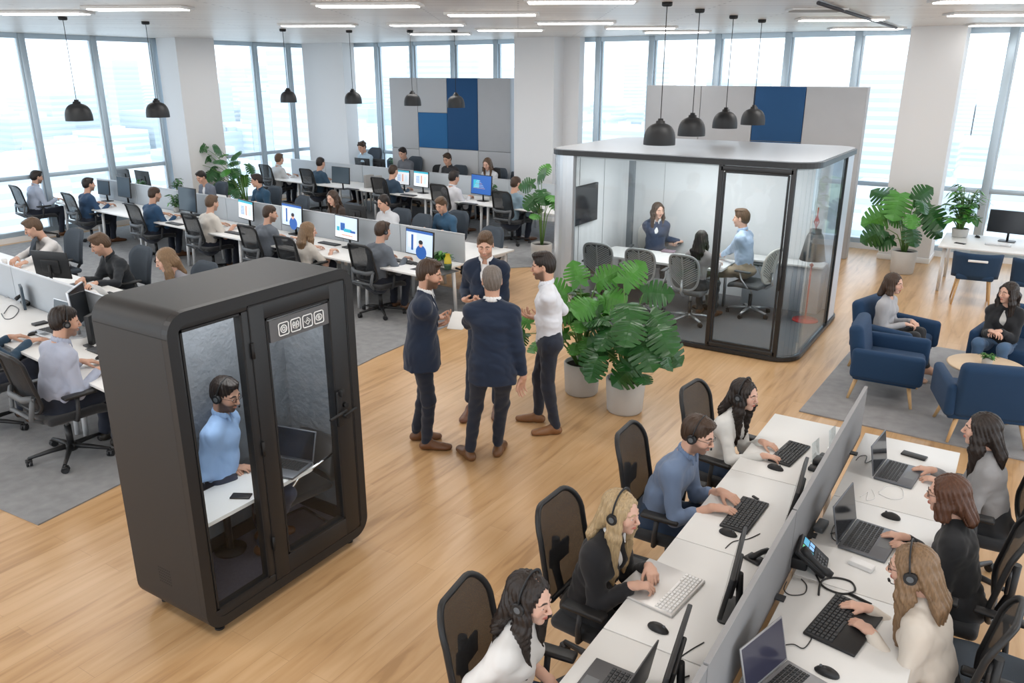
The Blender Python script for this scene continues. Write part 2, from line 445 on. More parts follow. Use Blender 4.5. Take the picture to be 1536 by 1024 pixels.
def line_at(px, py, px2, py2):
    "ceiling point for a lamp whose shade bottom is at px,py"
    return at(px2, py2, ZC)
class _P(Proto):
    def put(s, loc, rz=0., label=None, group=None, cat=None, scale=None):
        o = s.f(); o.location = loc; o.rotation_euler = (0, 0, rz)
        return tag(o, label, cat, group)
big = _P(pendant(.165)); small = _P(pendant(.165))
def pend(px, py, Y_, rad, label, group):
    # find the point at depth Y_ seen at px,py (shade rim centre)
    d = cf + cr * ((px - 768) / FPX) + cu * (-(py - 512) / FPX); t = Y_ / d.y
    place_pendant(_P(pendant(rad)), d.x * t, Y_, HCAM + d.z * t, label, group, rad)
pend(989, 213, 9.3, .19, 'largest black dome pendant, hanging lowest over the glass meeting pod', 'black dome pendants over the pod')
pend(1037, 200, 10.5, .18, 'second black dome pendant from the left over the glass meeting pod', 'black dome pendants over the pod')
pend(1087, 189, 11.9, .18, 'third black dome pendant from the left over the glass meeting pod', 'black dome pendants over the pod')
pend(1129, 184, 13.0, .185, 'smallest and rightmost black dome pendant over the glass meeting pod', 'black dome pendants over the pod')
pend(119, 178, 7.0, .19, 'black dome pendant before the left windows, leftmost of all', 'black dome pendants over the desk rows')
pend(237, 173, 8.3, .18, 'black dome pendant before the pale left pillar, second from the left', 'black dome pendants over the desk rows')
pend(433, 151, 11.0, .15, 'small black dome pendant before the left windows, above the white-shirted man', 'black dome pendants over the desk rows')
pend(530, 153, 12.0, .165, 'black dome pendant before the white corner pillar', 'black dome pendants over the desk rows')
pend(619, 156, 12.6, .165, 'black dome pendant before the grey panels of the left partition', 'black dome pendants over the desk rows')
pend(684, 159, 13.0, .17, 'black dome pendant before the navy panel of the left partition', 'black dome pendants over the desk rows')

# world, sun
w = bpy.data.worlds.new('sky'); bpy.context.scene.world = w; w.use_nodes = True; nt = w.node_tree
bg = nt.nodes['Background']
tc = nt.nodes.new('ShaderNodeTexCoord'); sp = nt.nodes.new('ShaderNodeSeparateXYZ'); rp = nt.nodes.new('ShaderNodeValToRGB')
nt.links.new(tc.outputs['Generated'], sp.inputs[0]); nt.links.new(sp.outputs[2], rp.inputs[0]); nt.links.new(rp.outputs[0], bg.inputs[0])
e = rp.color_ramp; e.elements[0].position = 0; e.elements[0].color = (.90, .95, 1, 1); e.elements[1].position = .5; e.elements[1].color = (.86, .93, 1, 1)
bg.inputs[1].default_value = 2.2
def area(name, loc, rotv, size, size_y, power, col=(1, 1, 1)):
    l = bpy.data.lights.new(name, 'AREA'); l.shape = 'RECTANGLE'; l.size = size; l.size_y = size_y; l.energy = power; l.color = col
    o = bpy.data.objects.new(name, l); C.objects.link(o); o.location = loc; o.rotation_euler = rotv; return o
# ceiling lighting of the unseen and seen fittings
for x in (-14.5, -10.5, -6.5, -2.5, 1.5):
    for y in (1.0, 5.0, 9.0, 13.0):
        l = area('ceiling_lamp', (x, y, ZC - .06), (0, 0, 0), 1.6, .8, 32, (1, .975, .94))
sc = bpy.context.scene
sc.view_settings.view_transform = 'Standard'; sc.view_settings.look = 'None'; sc.view_settings.gamma = 1; sc.view_settings.exposure = .22
sc.view_settings.use_curve_mapping = False
sc.cycles.max_bounces = 7; sc.cycles.diffuse_bounces = 3; sc.cycles.glossy_bounces = 3; sc.cycles.transparent_max_bounces = 16; sc.cycles.transmission_bounces = 4
sc.cycles.caustics_reflective = False; sc.cycles.caustics_refractive = False; sc.cycles.use_denoising = True; sc.cycles.sample_clamp_indirect = 6
# ================================================================== materials for furniture
MM('desk_white', (.80, .80, .79), .4, var=.03, vscale=3); MM('desk_edge', (.66, .66, .66), .5); MM('desk_leg', (.74, .75, .76), .4, .2)
MM('divider_grey', (.22, .222, .23), .9, bump=.15, bscale=400, var=.04); MM('divider_light', (.46, .50, .54), .85, bump=.1, bscale=400); MM('divider_trim', (.62, .63, .65), .4, .5)
MM('plastic_black', (.014, .0145, .016), .45); MM('plastic_dark', (.030, .032, .036), .5); MM('plastic_grey', (.11, .12, .13), .5)
MM('fabric_black', (.02, .021, .024), .9, bump=.3, bscale=300, sheen=.2); MM('fabric_slate', (.055, .07, .09), .85, bump=.2, bscale=300)
MM('screen_off', (.012, .014, .018), .12, spec=.6); MM('screen_slate', (.05, .075, .10), .2, spec=.6)
MM('silver', (.55, .56, .58), .3, .8); MM('chrome', (.75, .76, .78), .08, 1.); MM('white_plastic', (.82, .82, .82), .4); MM('laptop_grey', (.16, .17, .19), .4, .6)
MM('key_black', (.03, .032, .035), .5); MM('key_grey', (.10, .105, .115), .5); MM('paper', (.85, .85, .83), .8)
MM('cable_black', (.02, .02, .02), .5)
M['mesh_black'] = mesh_mat('mesh_black', (.012, .013, .015), .93); M['mesh_slate'] = mesh_mat('mesh_slate', (.06, .085, .11), .72)

# ------------------------------------------------------------------ task chairs (face +y, origin on the floor under the seat)
def caster(parent, x, y, a, m):
    b = MB()
    b.cyl((-.022, 0, .03), (-.004, 0, .03), .03, n=12); b.cyl((.004, 0, .03), (.022, 0, .03), .03, n=12); b.cyl((0, 0, .03), (0, 0, .075), .009, n=6)
    b.box((0, .0, .05), (.05, .045, .022), .006)
    return b.build('caster', m, parent, (x, y, 0), a)
def star_base(r, m, rad=.31, cm=None, leg_m=None):
    s = MB()
    s.lathe([(0, .13), (.04, .13), (.05, .11), (.045, .065), (0, .06)], n=16)
    for k in range(5):
        a = R(90 + 72 * k + 20); dx, dy = math.cos(a), math.sin(a)
        s.tube([(dx * .03, dy * .03, .105), (dx * .15, dy * .15, .095), (dx * rad, dy * rad, .072)], .02, 8, rad=[.026, .021, .014])
    st = s.build('star_base', m, r)
    for k in range(5):
        a = R(90 + 72 * k + 20)
        caster(st, math.cos(a) * rad, math.sin(a) * rad, a, cm or M['plastic_black'])
    g = MB(); g.cyl((0, 0, .10), (0, 0, .30), .026, n=14); g.cyl((0, 0, .28), (0, 0, .42), .015, n=12, mi=1)
    g.build('gas_lift', [M['plastic_black'], M['silver']], r)
def cushion(w, d, h, r=.05, dish=.015):
    b = MB(); b.box((0, 0, 0), (w, d, h), min(r, h * .48), seg=4)
    bmesh.ops.subdivide_edges(b.b, edges=[e for e in b.b.edges if e.calc_length() > .12], cuts=4, use_grid_fill=True)
    for v in b.b.verts:
        v.co.x *= 1 - .10 * (v.co.y / d + .5) ** 2 * 0 - .08 * max(0, -v.co.y / d)
        if v.co.z > 0: v.co.z -= dish * math.cos(v.co.x / w * math.pi) * math.cos(v.co.y / d * math.pi)
        if v.co.y > d * .3: v.co.z -= .9 * (v.co.y - d * .3) ** 2 / d * 2
    for f in b.b.faces: f.smooth = True
    return b
def back_curve(u, v, w0, w1, h, z0, y0, lean=.10, dish=.035, belly=.03):
    "u across 0..1, v up 0..1"
    x = (u - .5) * 2; w = (w0 + (w1 - w0) * v) / 2
    return Vector((x * w, y0 - lean * v - (1 - x * x) * dish + belly * math.sin(v * math.pi), z0 + h * v))
def rr_uv(n=40, r=.22):
    "closed rounded-rectangle loop in uv"
    return [(p[0], p[1]) for p in rrect(.5, .5, 1, 1, r, 7)]
def task_chair(style='mesh'):
    def f():
        black = style in ('mesh', 'near')
        r = empty('office_chair', label='', cat='chair')
        fm = M['plastic_black'] if style != 'slate' else M['plastic_dark']
        c = cushion(.50, .48, .075); c.build('seat', M['fabric_black'], r, (0, .02, .455))
        MB().box((0, 0, .405), (.22, .26, .035), .015).build('seat_mechanism', M['plastic_black'], r)
        star_base(r, M['plastic_black'])
        W0, W1, H, Z0, Y0 = (.44, .40, .52, .55, -.235) if style == 'mesh' else (.46, .44, .56, .52, -.235)
        bc = lambda u, v: back_curve(u, v, W0, W1, H, Z0, Y0)
        loop = [bc(*p) for p in rr_uv(r=.16 if style == 'mesh' else .26)]
        fr = MB(); fr.tube(loop, .016, 8, closed=True)
        fr.build('back_frame', fm, r)
        if style in ('mesh', 'near'):
            g = MB(); g.patch(bc, rr_uv(r=.16 if style == 'mesh' else .26))
            g.build('mesh_back', M['mesh_black'] if style == 'near' else M['mesh_black'], r)
        if style == 'mesh':
            l = MB()
            l.tube([bc(.04, .28) + Vector((0, -.03, 0)), bc(.25, .24) + Vector((0, -.055, 0)), bc(.75, .24) + Vector((0, -.055, 0)), bc(.96, .28) + Vector((0, -.03, 0))], .022, 8, flat=1.4)
            l.build('lumbar_support', M['plastic_grey'], r)
            y = MB()
            y.tube([bc(.06, .3) + Vector((0, -.03, 0)), bc(.12, -.08) + Vector((0, -.06, 0)), Vector((-.1, -.2, .43)), Vector((0, -.08, .41))], .02, 8)
            y.tube([bc(.94, .3) + Vector((0, -.03, 0)), bc(.88, -.08) + Vector((0, -.06, 0)), Vector((.1, -.2, .43)), Vector((0, -.08, .41))], .02, 8)
            y.tube([bc(.13, -.05) + Vector((0, -.06, 0)), bc(.87, -.05) + Vector((0, -.06, 0))], .018, 8)
            y.build('back_support', M['plastic_grey'], r)
        else:
            y = MB(); y.tube([bc(.5, .55) + Vector((0, -.03, 0)), bc(.5, .2) + Vector((0, -.05, 0)), Vector((0, -.27, .46)), Vector((0, -.1, .41))], .024, 8)
            y.box(bc(.5, .4) + Vector((0, -.02, 0)), (.2, .02, .12), .008)
            y.build('back_support', M['plastic_black'], r)
        for s in (-1, 1):
            a = MB(); a.box((s * .275, .02, .655), (.075, .25, .03), .012, seg=3)
            am = a.build('armrest', M['plastic_black'], r)
            p = MB(); p.tube([(s * .275, .0, .64), (s * .28, -.01, .52), (s * .26, -.02, .43), (s * .12, -.02, .41)], .017, 8)
            p.build('arm_post', M['plastic_dark'], am)
        return r
    return f
def slate_chair():
    "solid curved back, used on the far side of the desks"
    r = empty('office_chair', label='', cat='chair')
    cushion(.48, .46, .07).build('seat', M['fabric_slate'], r, (0, .02, .455))
    star_base(r, M['plastic_black'])
    bc = lambda u, v: back_curve(u, v, .42, .48, .50, .53, -.22, .08, .05, .02)
    b = MB(); poly = [(u, v - .10 * (2 * u - 1) ** 2 * v) for u, v in rr_uv(r=.24)]; b.patch(bc, poly)
    o = b.build('backrest', M['fabric_slate'], r); solid(o, .03, -1)
    lp = MB(); lp.tube([bc(*p) for p in poly], .016, 8, closed=True); lp.build('back_rim', M['fabric_slate'], r)
    y = MB(); y.tube([bc(.5, .35) + Vector((0, -.04, 0)), Vector((0, -.29, .5)), Vector((0, -.24, .43)), Vector((0, -.05, .41))], .022, 8); y.build('back_support', M['plastic_black'], r)
    for s in (-1, 1):
        am = MB().box((s * .275, .03, .65), (.06, .24, .028), .012).build('armrest', M['plastic_black'], r)
        MB().tube([(s * .275, 0, .64), (s * .28, -.02, .52), (s * .24, -.03, .43), (s * .1, -.03, .41)], .015, 8).build('arm_post', M['plastic_black'], am)
    return r
MM('shell_grey', (.38, .39, .40), .55); MM('shell_light', (.62, .60, .56), .55); MM('seat_grey', (.10, .105, .11), .85, bump=.2, bscale=300)
def pod_chair(shell):
    def f():
        r = empty('meeting_chair', label='', cat='chair')
        cushion(.50, .48, .07).build('seat', M['seat_grey'], r, (0, .02, .455))
        MB().box((0, 0, .41), (.2, .24, .03), .012).build('seat_mechanism', M['silver'], r)
        star_base(r, M['silver'], .30)
        bc = lambda u, v: back_curve(u, v, .40, .46, .50, .50, -.22, .09, .045, .03)
        def egg(s=1.): return [(.5 + s * .5 * math.copysign(abs(math.cos(t)) ** .55, math.cos(t)), .5 + s * .5 * math.copysign(abs(math.sin(t)) ** .6, math.sin(t))) for t in [2 * math.pi * k / 40 for k in range(40)]]
        fr = MB(); fr.tube([bc(*p) for p in egg(.97)], .017, 8, closed=True)
        # chevron ribs
        fr.tube([bc(.5, v / 10 + .03) for v in range(0, 10)], .012, 6)
        for k in range(13):
            v0 = .08 + k * .062
            for s in (-1, 1):
                pts = []
                for j in range(7):
                    t = j / 6; u = .5 + s * t * .46; v = v0 + t * .26
                    if ((abs(u - .5) / .47) ** 3 + (abs(v - .5) / .48) ** 3) < 1: pts.append(bc(u, v))
                if len(pts) > 1: fr.tube(pts, .0085, 5)
        fr.build('backrest', shell, r)
        q_ = MB(); q_.patch(lambda u, v: bc(u, v) + Vector((0, .008, 0)), egg(.97)); q_.build('back_panel', M['seat_grey'] if shell is M['shell_grey'] else shell, r)
        y = MB(); y.tube([bc(.5, .3) + Vector((0, -.02, 0)), Vector((0, -.30, .48)), Vector((0, -.22, .42)), Vector((0, -.05, .41))], .02, 8); y.build('back_support', M['silver'], r)
        for s in (-1, 1):
            am = MB().box((s * .275, .02, .665), (.055, .24, .026), .011).build('armrest', M['seat_grey'], r)
            MB().tube([(s * .275, .06, .655), (s * .285, .03, .56), (s * .27, -.06, .45), (s * .12, -.05, .41)], .013, 8).build('arm_post', M['silver'], am)
        return r
    return f
CH_mesh = Proto(task_chair('mesh')); CH_near = Proto(task_chair('near')); CH_slate = Proto(slate_chair)
CH_pod = Proto(pod_chair(M['shell_grey'])); CH_podl = Proto(pod_chair(M['shell_light']))

# ------------------------------------------------------------------ desks
def desk(name, poly_c, w, d, z=.74, legs='A', label='', group=None, rz=0., cat='desk', leg_m=None, beam=True):
    "w along local x, d along local y"
    r = empty(name, (poly_c[0], poly_c[1], 0), rz, label, cat, group)
    MB().box((0, 0, z - .0135), (w - .006, d, .027), .003).build('desk_top', M['desk_white'], r)
    for s in (-1, 1):
        if legs in ('A', 'L' if s < 0 else 'R'):
            for t in (-1, 1):
                b = MB(); b.cyl((s * (w / 2 - .09), t * (d / 2 - .10), 0), (s * (w / 2 - .09), t * (d / 2 - .14), z - .03), .024, .03, 12)
                b.build('leg', leg_m or M['desk_leg'], r)
            if beam: MB().box((s * (w / 2 - .09), 0, z - .055), (.05, d - .26, .045)).build('leg_beam', leg_m or M['desk_leg'], r)
    if beam: MB().box((0, 0, z - .05), (w - .2, .06, .04)).build('cross_beam', leg_m or M['desk_leg'], r)
    return r

# ------------------------------------------------------------------ screens and small gear (face -y, towards the sitter; origin on the desk)
def picture(b, w, h, kind, y, z0):
    "flat coloured areas shown on a screen; material slots: 2.. "
    def q(x0, x1, a0, a1, mi, dy=0.):
        b.face([(x0 * w, y - dy, z0 + a0 * h), (x1 * w, y - dy, z0 + a0 * h), (x1 * w, y - dy, z0 + a1 * h), (x0 * w, y - dy, z0 + a1 * h)], mi)
    def el(cx, cz, rx, rz_, mi, dy):
        b.face([(w * cx + rx * w * math.cos(t), y - dy, z0 + h * cz + rz_ * h * math.sin(t)) for t in [2 * math.pi * k / 18 for k in range(18)]], mi)
    if kind == 'person':
        q(-.5, .5, 0, 1, 2); q(-.42, -.1, .25, .85, 3, .0004); q(-.5, .5, .9, 1, 4, .0006)
        el(.08, .12, .2, .3, 4, .0008); el(.06, .45, .075, .13, 5, .001); el(.06, .53, .08, .09, 6, .0012); q(-.30, -.22, .15, .8, 4, .0008)
    elif kind == 'teal':
        q(-.5, .5, 0, 1, 2); q(-.5, .5, .0, .3, 3, .0004); q(-.25, -.05, .35, .7, 4, .0006); q(-.1, .25, .3, .45, 7, .0008); q(.2, .42, .3, .4, 4, .0009); q(-.42, -.3, .3, .5, 7, .001); q(-.2, .3, .12, .17, 5, .001)
    elif kind == 'doc':
        q(-.5, .5, 0, 1, 3); q(-.5, .5, .88, 1, 7, .0004); q(-.35, -.05, .2, .75, 2, .0004); q(0, .1, .2, .75, 5, .0005); q(.2, .4, .2, .7, 2, .0004)
        for k in range(6): q(-.33, -.1, .25 + k * .08, .27 + k * .08, 4, .0008)
    elif kind == 'blue':
        q(-.5, .5, 0, 1, 4); q(-.4, -.1, .3, .75, 7, .0005)
        for k in range(6): q(-.38 + .03 * k, .2 - .05 * k, .3 + k * .08, .315 + k * .08, 5 if k % 3 == 0 else 2, .001)
def em(name, c, s=1.):
    return MM(name, c, .4, emit=s * .55)
SCR = [em('lit_pale', (.62, .74, .86), .75), em('lit_white', (.80, .84, .88), .8), em('lit_blue', (.03, .12, .42), .7), em('lit_skin', (.72, .42, .32), .6), MM('lit_dark', (.03, .03, .04), .4, emit=.0), em('lit_teal', (.05, .45, .60), .7)]
def monitor(kind=None, w=.54, h=.32, off=None, stand='silver', silver=False, tilt=-4):
    def f():
        r = empty('monitor', label='', cat='monitor')
        b = MB(); zc = .14 + h / 2
        b.box((0, .012, zc), (w, .022, h), .005); b.box((0, .03, zc - .02), (w * .5, .025, h * .5), .01)
        b.xf(Matrix.Translation((0, 0, zc)) @ rot('X', tilt).to_4x4() @ Matrix.Translation((0, 0, -zc)))
        b.build('housing', M['silver'] if silver else M['plastic_black'], r)
        s = MB()
        if kind: picture(s, w - .03, h - .03, kind, -.0005, zc - (h - .03) / 2)
        else: s.face([(-w / 2 + .012, -.0005, zc - h / 2 + .014), (w / 2 - .012, -.0005, zc - h / 2 + .014), (w / 2 - .012, -.0005, zc + h / 2 - .012), (-w / 2 + .012, -.0005, zc + h / 2 - .012)])
        s.xf(Matrix.Translation((0, 0, zc)) @ rot('X', tilt).to_4x4() @ Matrix.Translation((0, 0, -zc)))
        mats = [off or M['screen_off']] if not kind else [M['screen_off'], M['screen_off']] + SCR
        s.build('screen', mats, r, recalc=False)
        t = MB(); t.cyl((0, .06, .01), (0, .045, zc), .018, n=10); t.build('stand', M['silver'] if silver else M['plastic_black'], r)
        MB().prism(rrect(0, .05, .24, .17, .03), 0, .012).build('stand_base', M['silver'] if silver else M['plastic_black'], r)
        return r
    return f
def keys(b, x0, x1, y0, y1, rows, cols, z, hk=.006, mi=1, gap=.16, taper=True):
    dx, dy = (x1 - x0) / cols, (y1 - y0) / rows
    for j in range(rows):
        off = 0
        for i in range(cols):
            if j == 0 and 3 <= i <= 7:
                if i != 3: continue
                cx, w_ = x0 + 5.5 * dx, dx * 5
            else: cx, w_ = x0 + (i + .5) * dx, dx
            cy = y0 + (j + .5) * dy; a = (w_ - dx * gap) / 2; c = dy * (1 - gap) / 2
            lo = [(cx - a, cy - c, z), (cx + a, cy - c, z), (cx + a, cy + c, z), (cx - a, cy + c, z)]
            k = .82
            hi = [(cx + (p[0] - cx) * k, cy + (p[1] - cy) * k, z + hk) for p in lo]
            b.face(hi, mi)
            for q in range(4): b.face([lo[q], lo[(q + 1) % 4], hi[(q + 1) % 4], hi[q]], mi)
def keyboard(w=.44, d=.15, m=None, km=None, cols=15, rows=6, palm=0.):
    def f():
        r = empty('keyboard', label='', cat='keyboard')
        b = MB(); b.box((0, -palm / 2, .008), (w, d + palm, .016), .005); b.build('housing', m or M['plastic_black'], r)
        k = MB(); keys(k, -w / 2 + .012, w / 2 - .012, -d / 2 + .012, d / 2 - .012, rows, cols, .016, mi=0)
        k.build('keys', km or M['key_black'], r, recalc=False)
        return r
    return f
def laptop(w=.34, d=.24, m=None, lid=None, scr=None, ang=105, km=None):
    def f():
        r = empty('laptop', label='', cat='laptop')
        b = MB(); b.box((0, 0, .010), (w, d, .018), .005); b.face([(-.055, -d / 2 + .015, .0195), (.055, -d / 2 + .015, .0195), (.055, -d / 2 + .08, .0195), (-.055, -d / 2 + .08, .0195)], 1)
        b.build('base', [m or M['laptop_grey'], MM('touchpad', (.13, .14, .15), .3)], r)
        k = MB(); keys(k, -w / 2 + .02, w / 2 - .02, -d / 2 + .095, d / 2 - .02, 6, 14, .019, .004, mi=0); k.build('keys', km or M['key_black'], r, recalc=False)
        mx = Matrix.Translation((0, d / 2, .018)) @ rot('X', -(ang - 90)).to_4x4()
        l = MB(); l.box((0, .004, w * .32), (w, .008, w * .64), .003); l.xf(mx); lo = l.build('lid', lid or m or M['laptop_grey'], r)
        s = MB(); s.face([(-w / 2 + .008, -.0006, .012), (w / 2 - .008, -.0006, .012), (w / 2 - .008, -.0006, w * .64 - .008), (-w / 2 + .008, -.0006, w * .64 - .008)]); s.xf(mx)
        s.build('screen', scr or M['screen_off'], lo, recalc=False)
        return r
    return f
def mouse():
    r = empty('computer_mouse', label='', cat='mouse')
    b = MB(); b.lathe([(0, .036)] + [(math.sin(R(a)), .036 * math.cos(R(a)) ** .8) for a in (20, 40, 60, 75)] + [(1, .006), (.96, 0), (0, 0)], n=20, sx=.032, sy=.057)
    for v in b.b.verts:
        v.co.x *= 1 - .12 * math.cos(v.co.y / .057 * 1.2)
        if v.co.z > .01: v.co.z -= .10 * max(0, v.co.y)
    b.build('mouse_body', M['plastic_black'], r)
    MB().cyl((-.004, .03, .030), (.004, .03, .030), .007, n=10).build('scroll_wheel', M['plastic_grey'], r)
    return r
MS = Proto(mouse)
def cable(pts, label, r=.0028, name='cable', m=None, group=None):
    pts = [Vector(p) for p in pts]; out = []
    n = len(pts)
    for i in range(n - 1):
        p0, p1, p2, p3 = pts[max(i - 1, 0)], pts[i], pts[i + 1], pts[min(i + 2, n - 1)]
        for k in range(6):
            t = k / 6
            out.append(.5 * ((2 * p1) + (p2 - p0) * t + (2 * p0 - 5 * p1 + 4 * p2 - p3) * t * t + (3 * p1 - p0 - 3 * p2 + p3) * t ** 3))
    out.append(pts[-1])
    return tag(MB().tube(out, r, 6).build(name, m or M['cable_black']), label, 'cable', group)

# ------------------------------------------------------------------ plants
M['leaf'] = mat('leaf_green', (.018, .095, .018), .38, var=.35, vscale=9, coat=.15); M['leaf_light'] = mat('leaf_light', (.06, .23, .03), .4, var=.3, vscale=9)
MM('stem_green', (.12, .24, .06), .5); MM('pot_pale', (.50, .49, .47), .75, var=.06, vscale=8, bump=.1, bscale=80); MM('soil', (.02, .014, .01), .95, bump=.8, bscale=150)
def monstera_outline(n=6):
    "half outline (x>=0) of a split leaf; tip at y=1, base notch at y=0"
    P = []
    def w(t): return .50 * math.sin(math.pi * min(1, (t * .93 + .07)) ** .75) ** .8
    P.append((0., .0)); P.append((.16, -.14)); P.append((.34, -.13))
    for i in range(n):
        t0 = .02 + i / n * .88; t1 = .02 + (i + .52) / n * .88; t2 = .02 + (i + 1) / n * .88
        P.append((w(t0) * 1.02, t0 + .04)); P.append((w(t1) * 1.04, t1 + .05))
        if i < n - 1: P.append((w(t1) * .24, t1 * .96 - .01)); P.append((w(t2) * .28, t2 * .96 - .01))
    P.append((0, 1.0))
    return P
OUT = monstera_outline()
def leaf(b, base, d, up, L, mi=0, kind='split', curl=.25):
    "leaf blade from base along d; up = blade normal"
    d = d.normalized(); sd = d.cross(up).normalized(); nn = sd.cross(d).normalized()
    def pt(x, y): return base + d * (y * L) + sd * (x * L) + nn * (-curl * L * (y * y) * .6 - L * abs(x) ** 1.5 * .35 + L * .06 * math.sin(y * 6))
    if kind == 'split':
        mid = [pt(0, t) for _, t in OUT]
        for s in (-1, 1):
            # fan quads from the midrib to the outline
            vm = [b.b.verts.new(pt(0, max(0, min(1, p[1])))) for p in OUT]; vo = [b.b.verts.new(pt(s * p[0], p[1])) for p in OUT]
            for i in range(len(OUT) - 1):
                try:
                    f = b.b.faces.new((vm[i], vo[i], vo[i + 1], vm[i + 1]) if s > 0 else (vm[i], vm[i + 1], vo[i + 1], vo[i])); f.smooth = False; f.material_index = mi
                except Exception: pass
    else:
        N = 6; wd = .22 if kind == 'oval' else .12
        prev = None
        for i in range(N + 1):
            t = i / N; w_ = wd * math.sin(math.pi * t ** .8) if 0 < t < 1 else 0.004
            row = [b.b.verts.new(pt(-w_, t)), b.b.verts.new(pt(0, t) - nn * L * .02), b.b.verts.new(pt(w_, t))]
            if prev:
                for k in (0, 1):
                    f = b.b.faces.new((prev[k], prev[k + 1], row[k + 1], row[k])); f.smooth = True; f.material_index = mi
            prev = row
def pot(b, r0, r1, h, n=32):
    b.lathe([(0, 0), (r0 * .92, 0), (r0, .02), (r1, h - .01), (r1 - .008, h), (r1 - .02, h), (r1 - .025, h - .04)], n=n)
def plant(name, loc, pr, ph, stems, label, cat='potted plant', seed=1, leafL=.24, kind='split', light=.25, spread=.5, height=1.0, low=.3, group=None, fixed=None, parent_scale=1.):
    rr = random.Random(seed); r = empty(name, loc, 0, label, cat, group)
    p = MB(); pot(p, pr * .9, pr, ph); p.build('pot', M['pot_pale'], r)
    MB().lathe([(0, ph - .03), (pr - .022, ph - .04)], n=24).build('soil', M['soil'], r)
    st = MB(); lv = MB(); camd = Vector((.5, -.84, .2))
    todo = list(fixed or [])
    for k in range(stems):
        a = 2.4 * k + rr.uniform(-.3, .3); t = rr.random(); hh = ph + height * (low + (1 - low) * t)
        rad = spread * rr.uniform(.35, 1) * (1.15 - .5 * t)
        todo.append((Vector((math.cos(a) * rad, math.sin(a) * rad, hh)), leafL * rr.uniform(.75, 1.15), None))
    for (tip, L, dr) in todo:
        base = Vector((tip.x * .08, tip.y * .08, ph - .05)); mid = base.lerp(tip, .55) + Vector((-tip.x * .18, -tip.y * .18, .12 * height))
        pts = [base, base.lerp(mid, .5) + Vector((0, 0, .03)), mid, mid.lerp(tip, .6) + Vector((0, 0, .04 * height)), tip]
        st.tube(pts, .008, 6, rad=[.011, .010, .008, .006, .004] if L > .12 else [.005, .004, .004, .003, .002])
        out = Vector((tip.x, tip.y, 0)); out = out.normalized() if out.length > .02 else Vector((rr.uniform(-1, 1), rr.uniform(-1, 1), 0)).normalized()
        d = dr or (out * rr.uniform(.6, 1.) + Vector((rr.uniform(-.4, .4), rr.uniform(-.4, .4), rr.uniform(-.75, .1))))
        up = Vector((rr.uniform(-.2, .2), rr.uniform(-.2, .2), 1)) + out * .55
        if dr: up = camd * 1.1 + Vector((rr.uniform(-.35, .35), rr.uniform(-.2, .2), .45))
        leaf(lv, tip, d, up, L, 1 if rr.random() < light else 0, kind)
        if kind != 'split':
            for q in range(4):
                pp = pts[2].lerp(tip, q / 4); dd = (out.cross(Vector((0, 0, 1))) * (1 if q % 2 else -1) + out * .4 + Vector((rr.uniform(-.3, .3), rr.uniform(-.3, .3), rr.uniform(-.2, .5))))
                leaf(lv, pp, dd, Vector((0, 0, 1)) + out * .3, L * rr.uniform(.7, 1), 1 if rr.random() < light else 0, kind)
    st.build('stems', M['stem_green'], r)
    o = lv.build('leaves', [M['leaf'], M['leaf_light']], r, recalc=False); solid(o, .0016)
    return r
# ================================================================== rows of desks at the left
RA = -.09                                   # the rows run a little askew
RAZ = math.atan(RA)
def row_y(row, x): return {'front': 4.45 + RA * (x + 7.68), 'mid': 9.17 + RA * (x + 6.6), 'back': 14.62 + RA * (x + 8.5)}[row]
def rp(row, x, dy, z=0.):
    "point at x and dy in front (+) or behind the divider of a row"
    return Vector((x - dy * RA * -1 * -1, row_y(row, x) + dy, z)) if False else Vector((x + .09 * dy, row_y(row, x) + dy, z))
MID_X = [-17.2, -15.6, -14.0, -12.4, -10.8, -9.2, -7.9, -6.62]
ROWS = {'front': ([-13.2, -11.6, -10.0, -8.4, -7.2, -6.22], .78, 1.0), 'mid': (MID_X, .92, 1.15), 'back': ([-16.8, -15.4, -14.0, -12.6, -11.0, -9.4, -7.5], .95, .95)}
names = {'front': 'nearest row', 'mid': 'middle row', 'back': 'farthest row'}
for row, (xs_, dn, df) in ROWS.items():
    nseg = len(xs_) - 1
    for i, (a, b) in enumerate(zip(xs_, xs_[1:])):
        cx = (a + b) / 2; L = (b - a) / math.cos(RAZ)
        place = ('at the right end' if i == nseg - 1 else 'at the window end' if i == 0 else ['second', 'third', 'fourth', 'fifth', 'sixth'][nseg - 2 - i] + ' from the right end')
        for side, dd in (('near', -dn), ('far', df)):
            c = rp(row, cx, dd / 2 + (.02 if dd > 0 else -.02))
            desk('office_desk', c, L, abs(dd), label='white desk, %s side of the %s, %s' % (side, names[row], place), group='white desks of the left rows', rz=RAZ, beam=True)
        c = rp(row, cx, 0)
        p = empty('desk_divider', (c.x, c.y, 0), RAZ, 'pale grey screen on the %s, %s' % (names[row], place), 'desk divider', 'pale dividers of the left rows')
        MB().box((0, 0, .94), (L - .012, .026, .42), .003).build('screen_panel', M['divider_light'], p)
        MB().box((0, 0, 1.155), (L - .012, .03, .012)).build('top_trim', M['divider_trim'], p)
        for s in (-1, 1): MB().box((s * L * .35, 0, .7455), (.05, .09, .009)).build('clamp', M['divider_trim'], p)

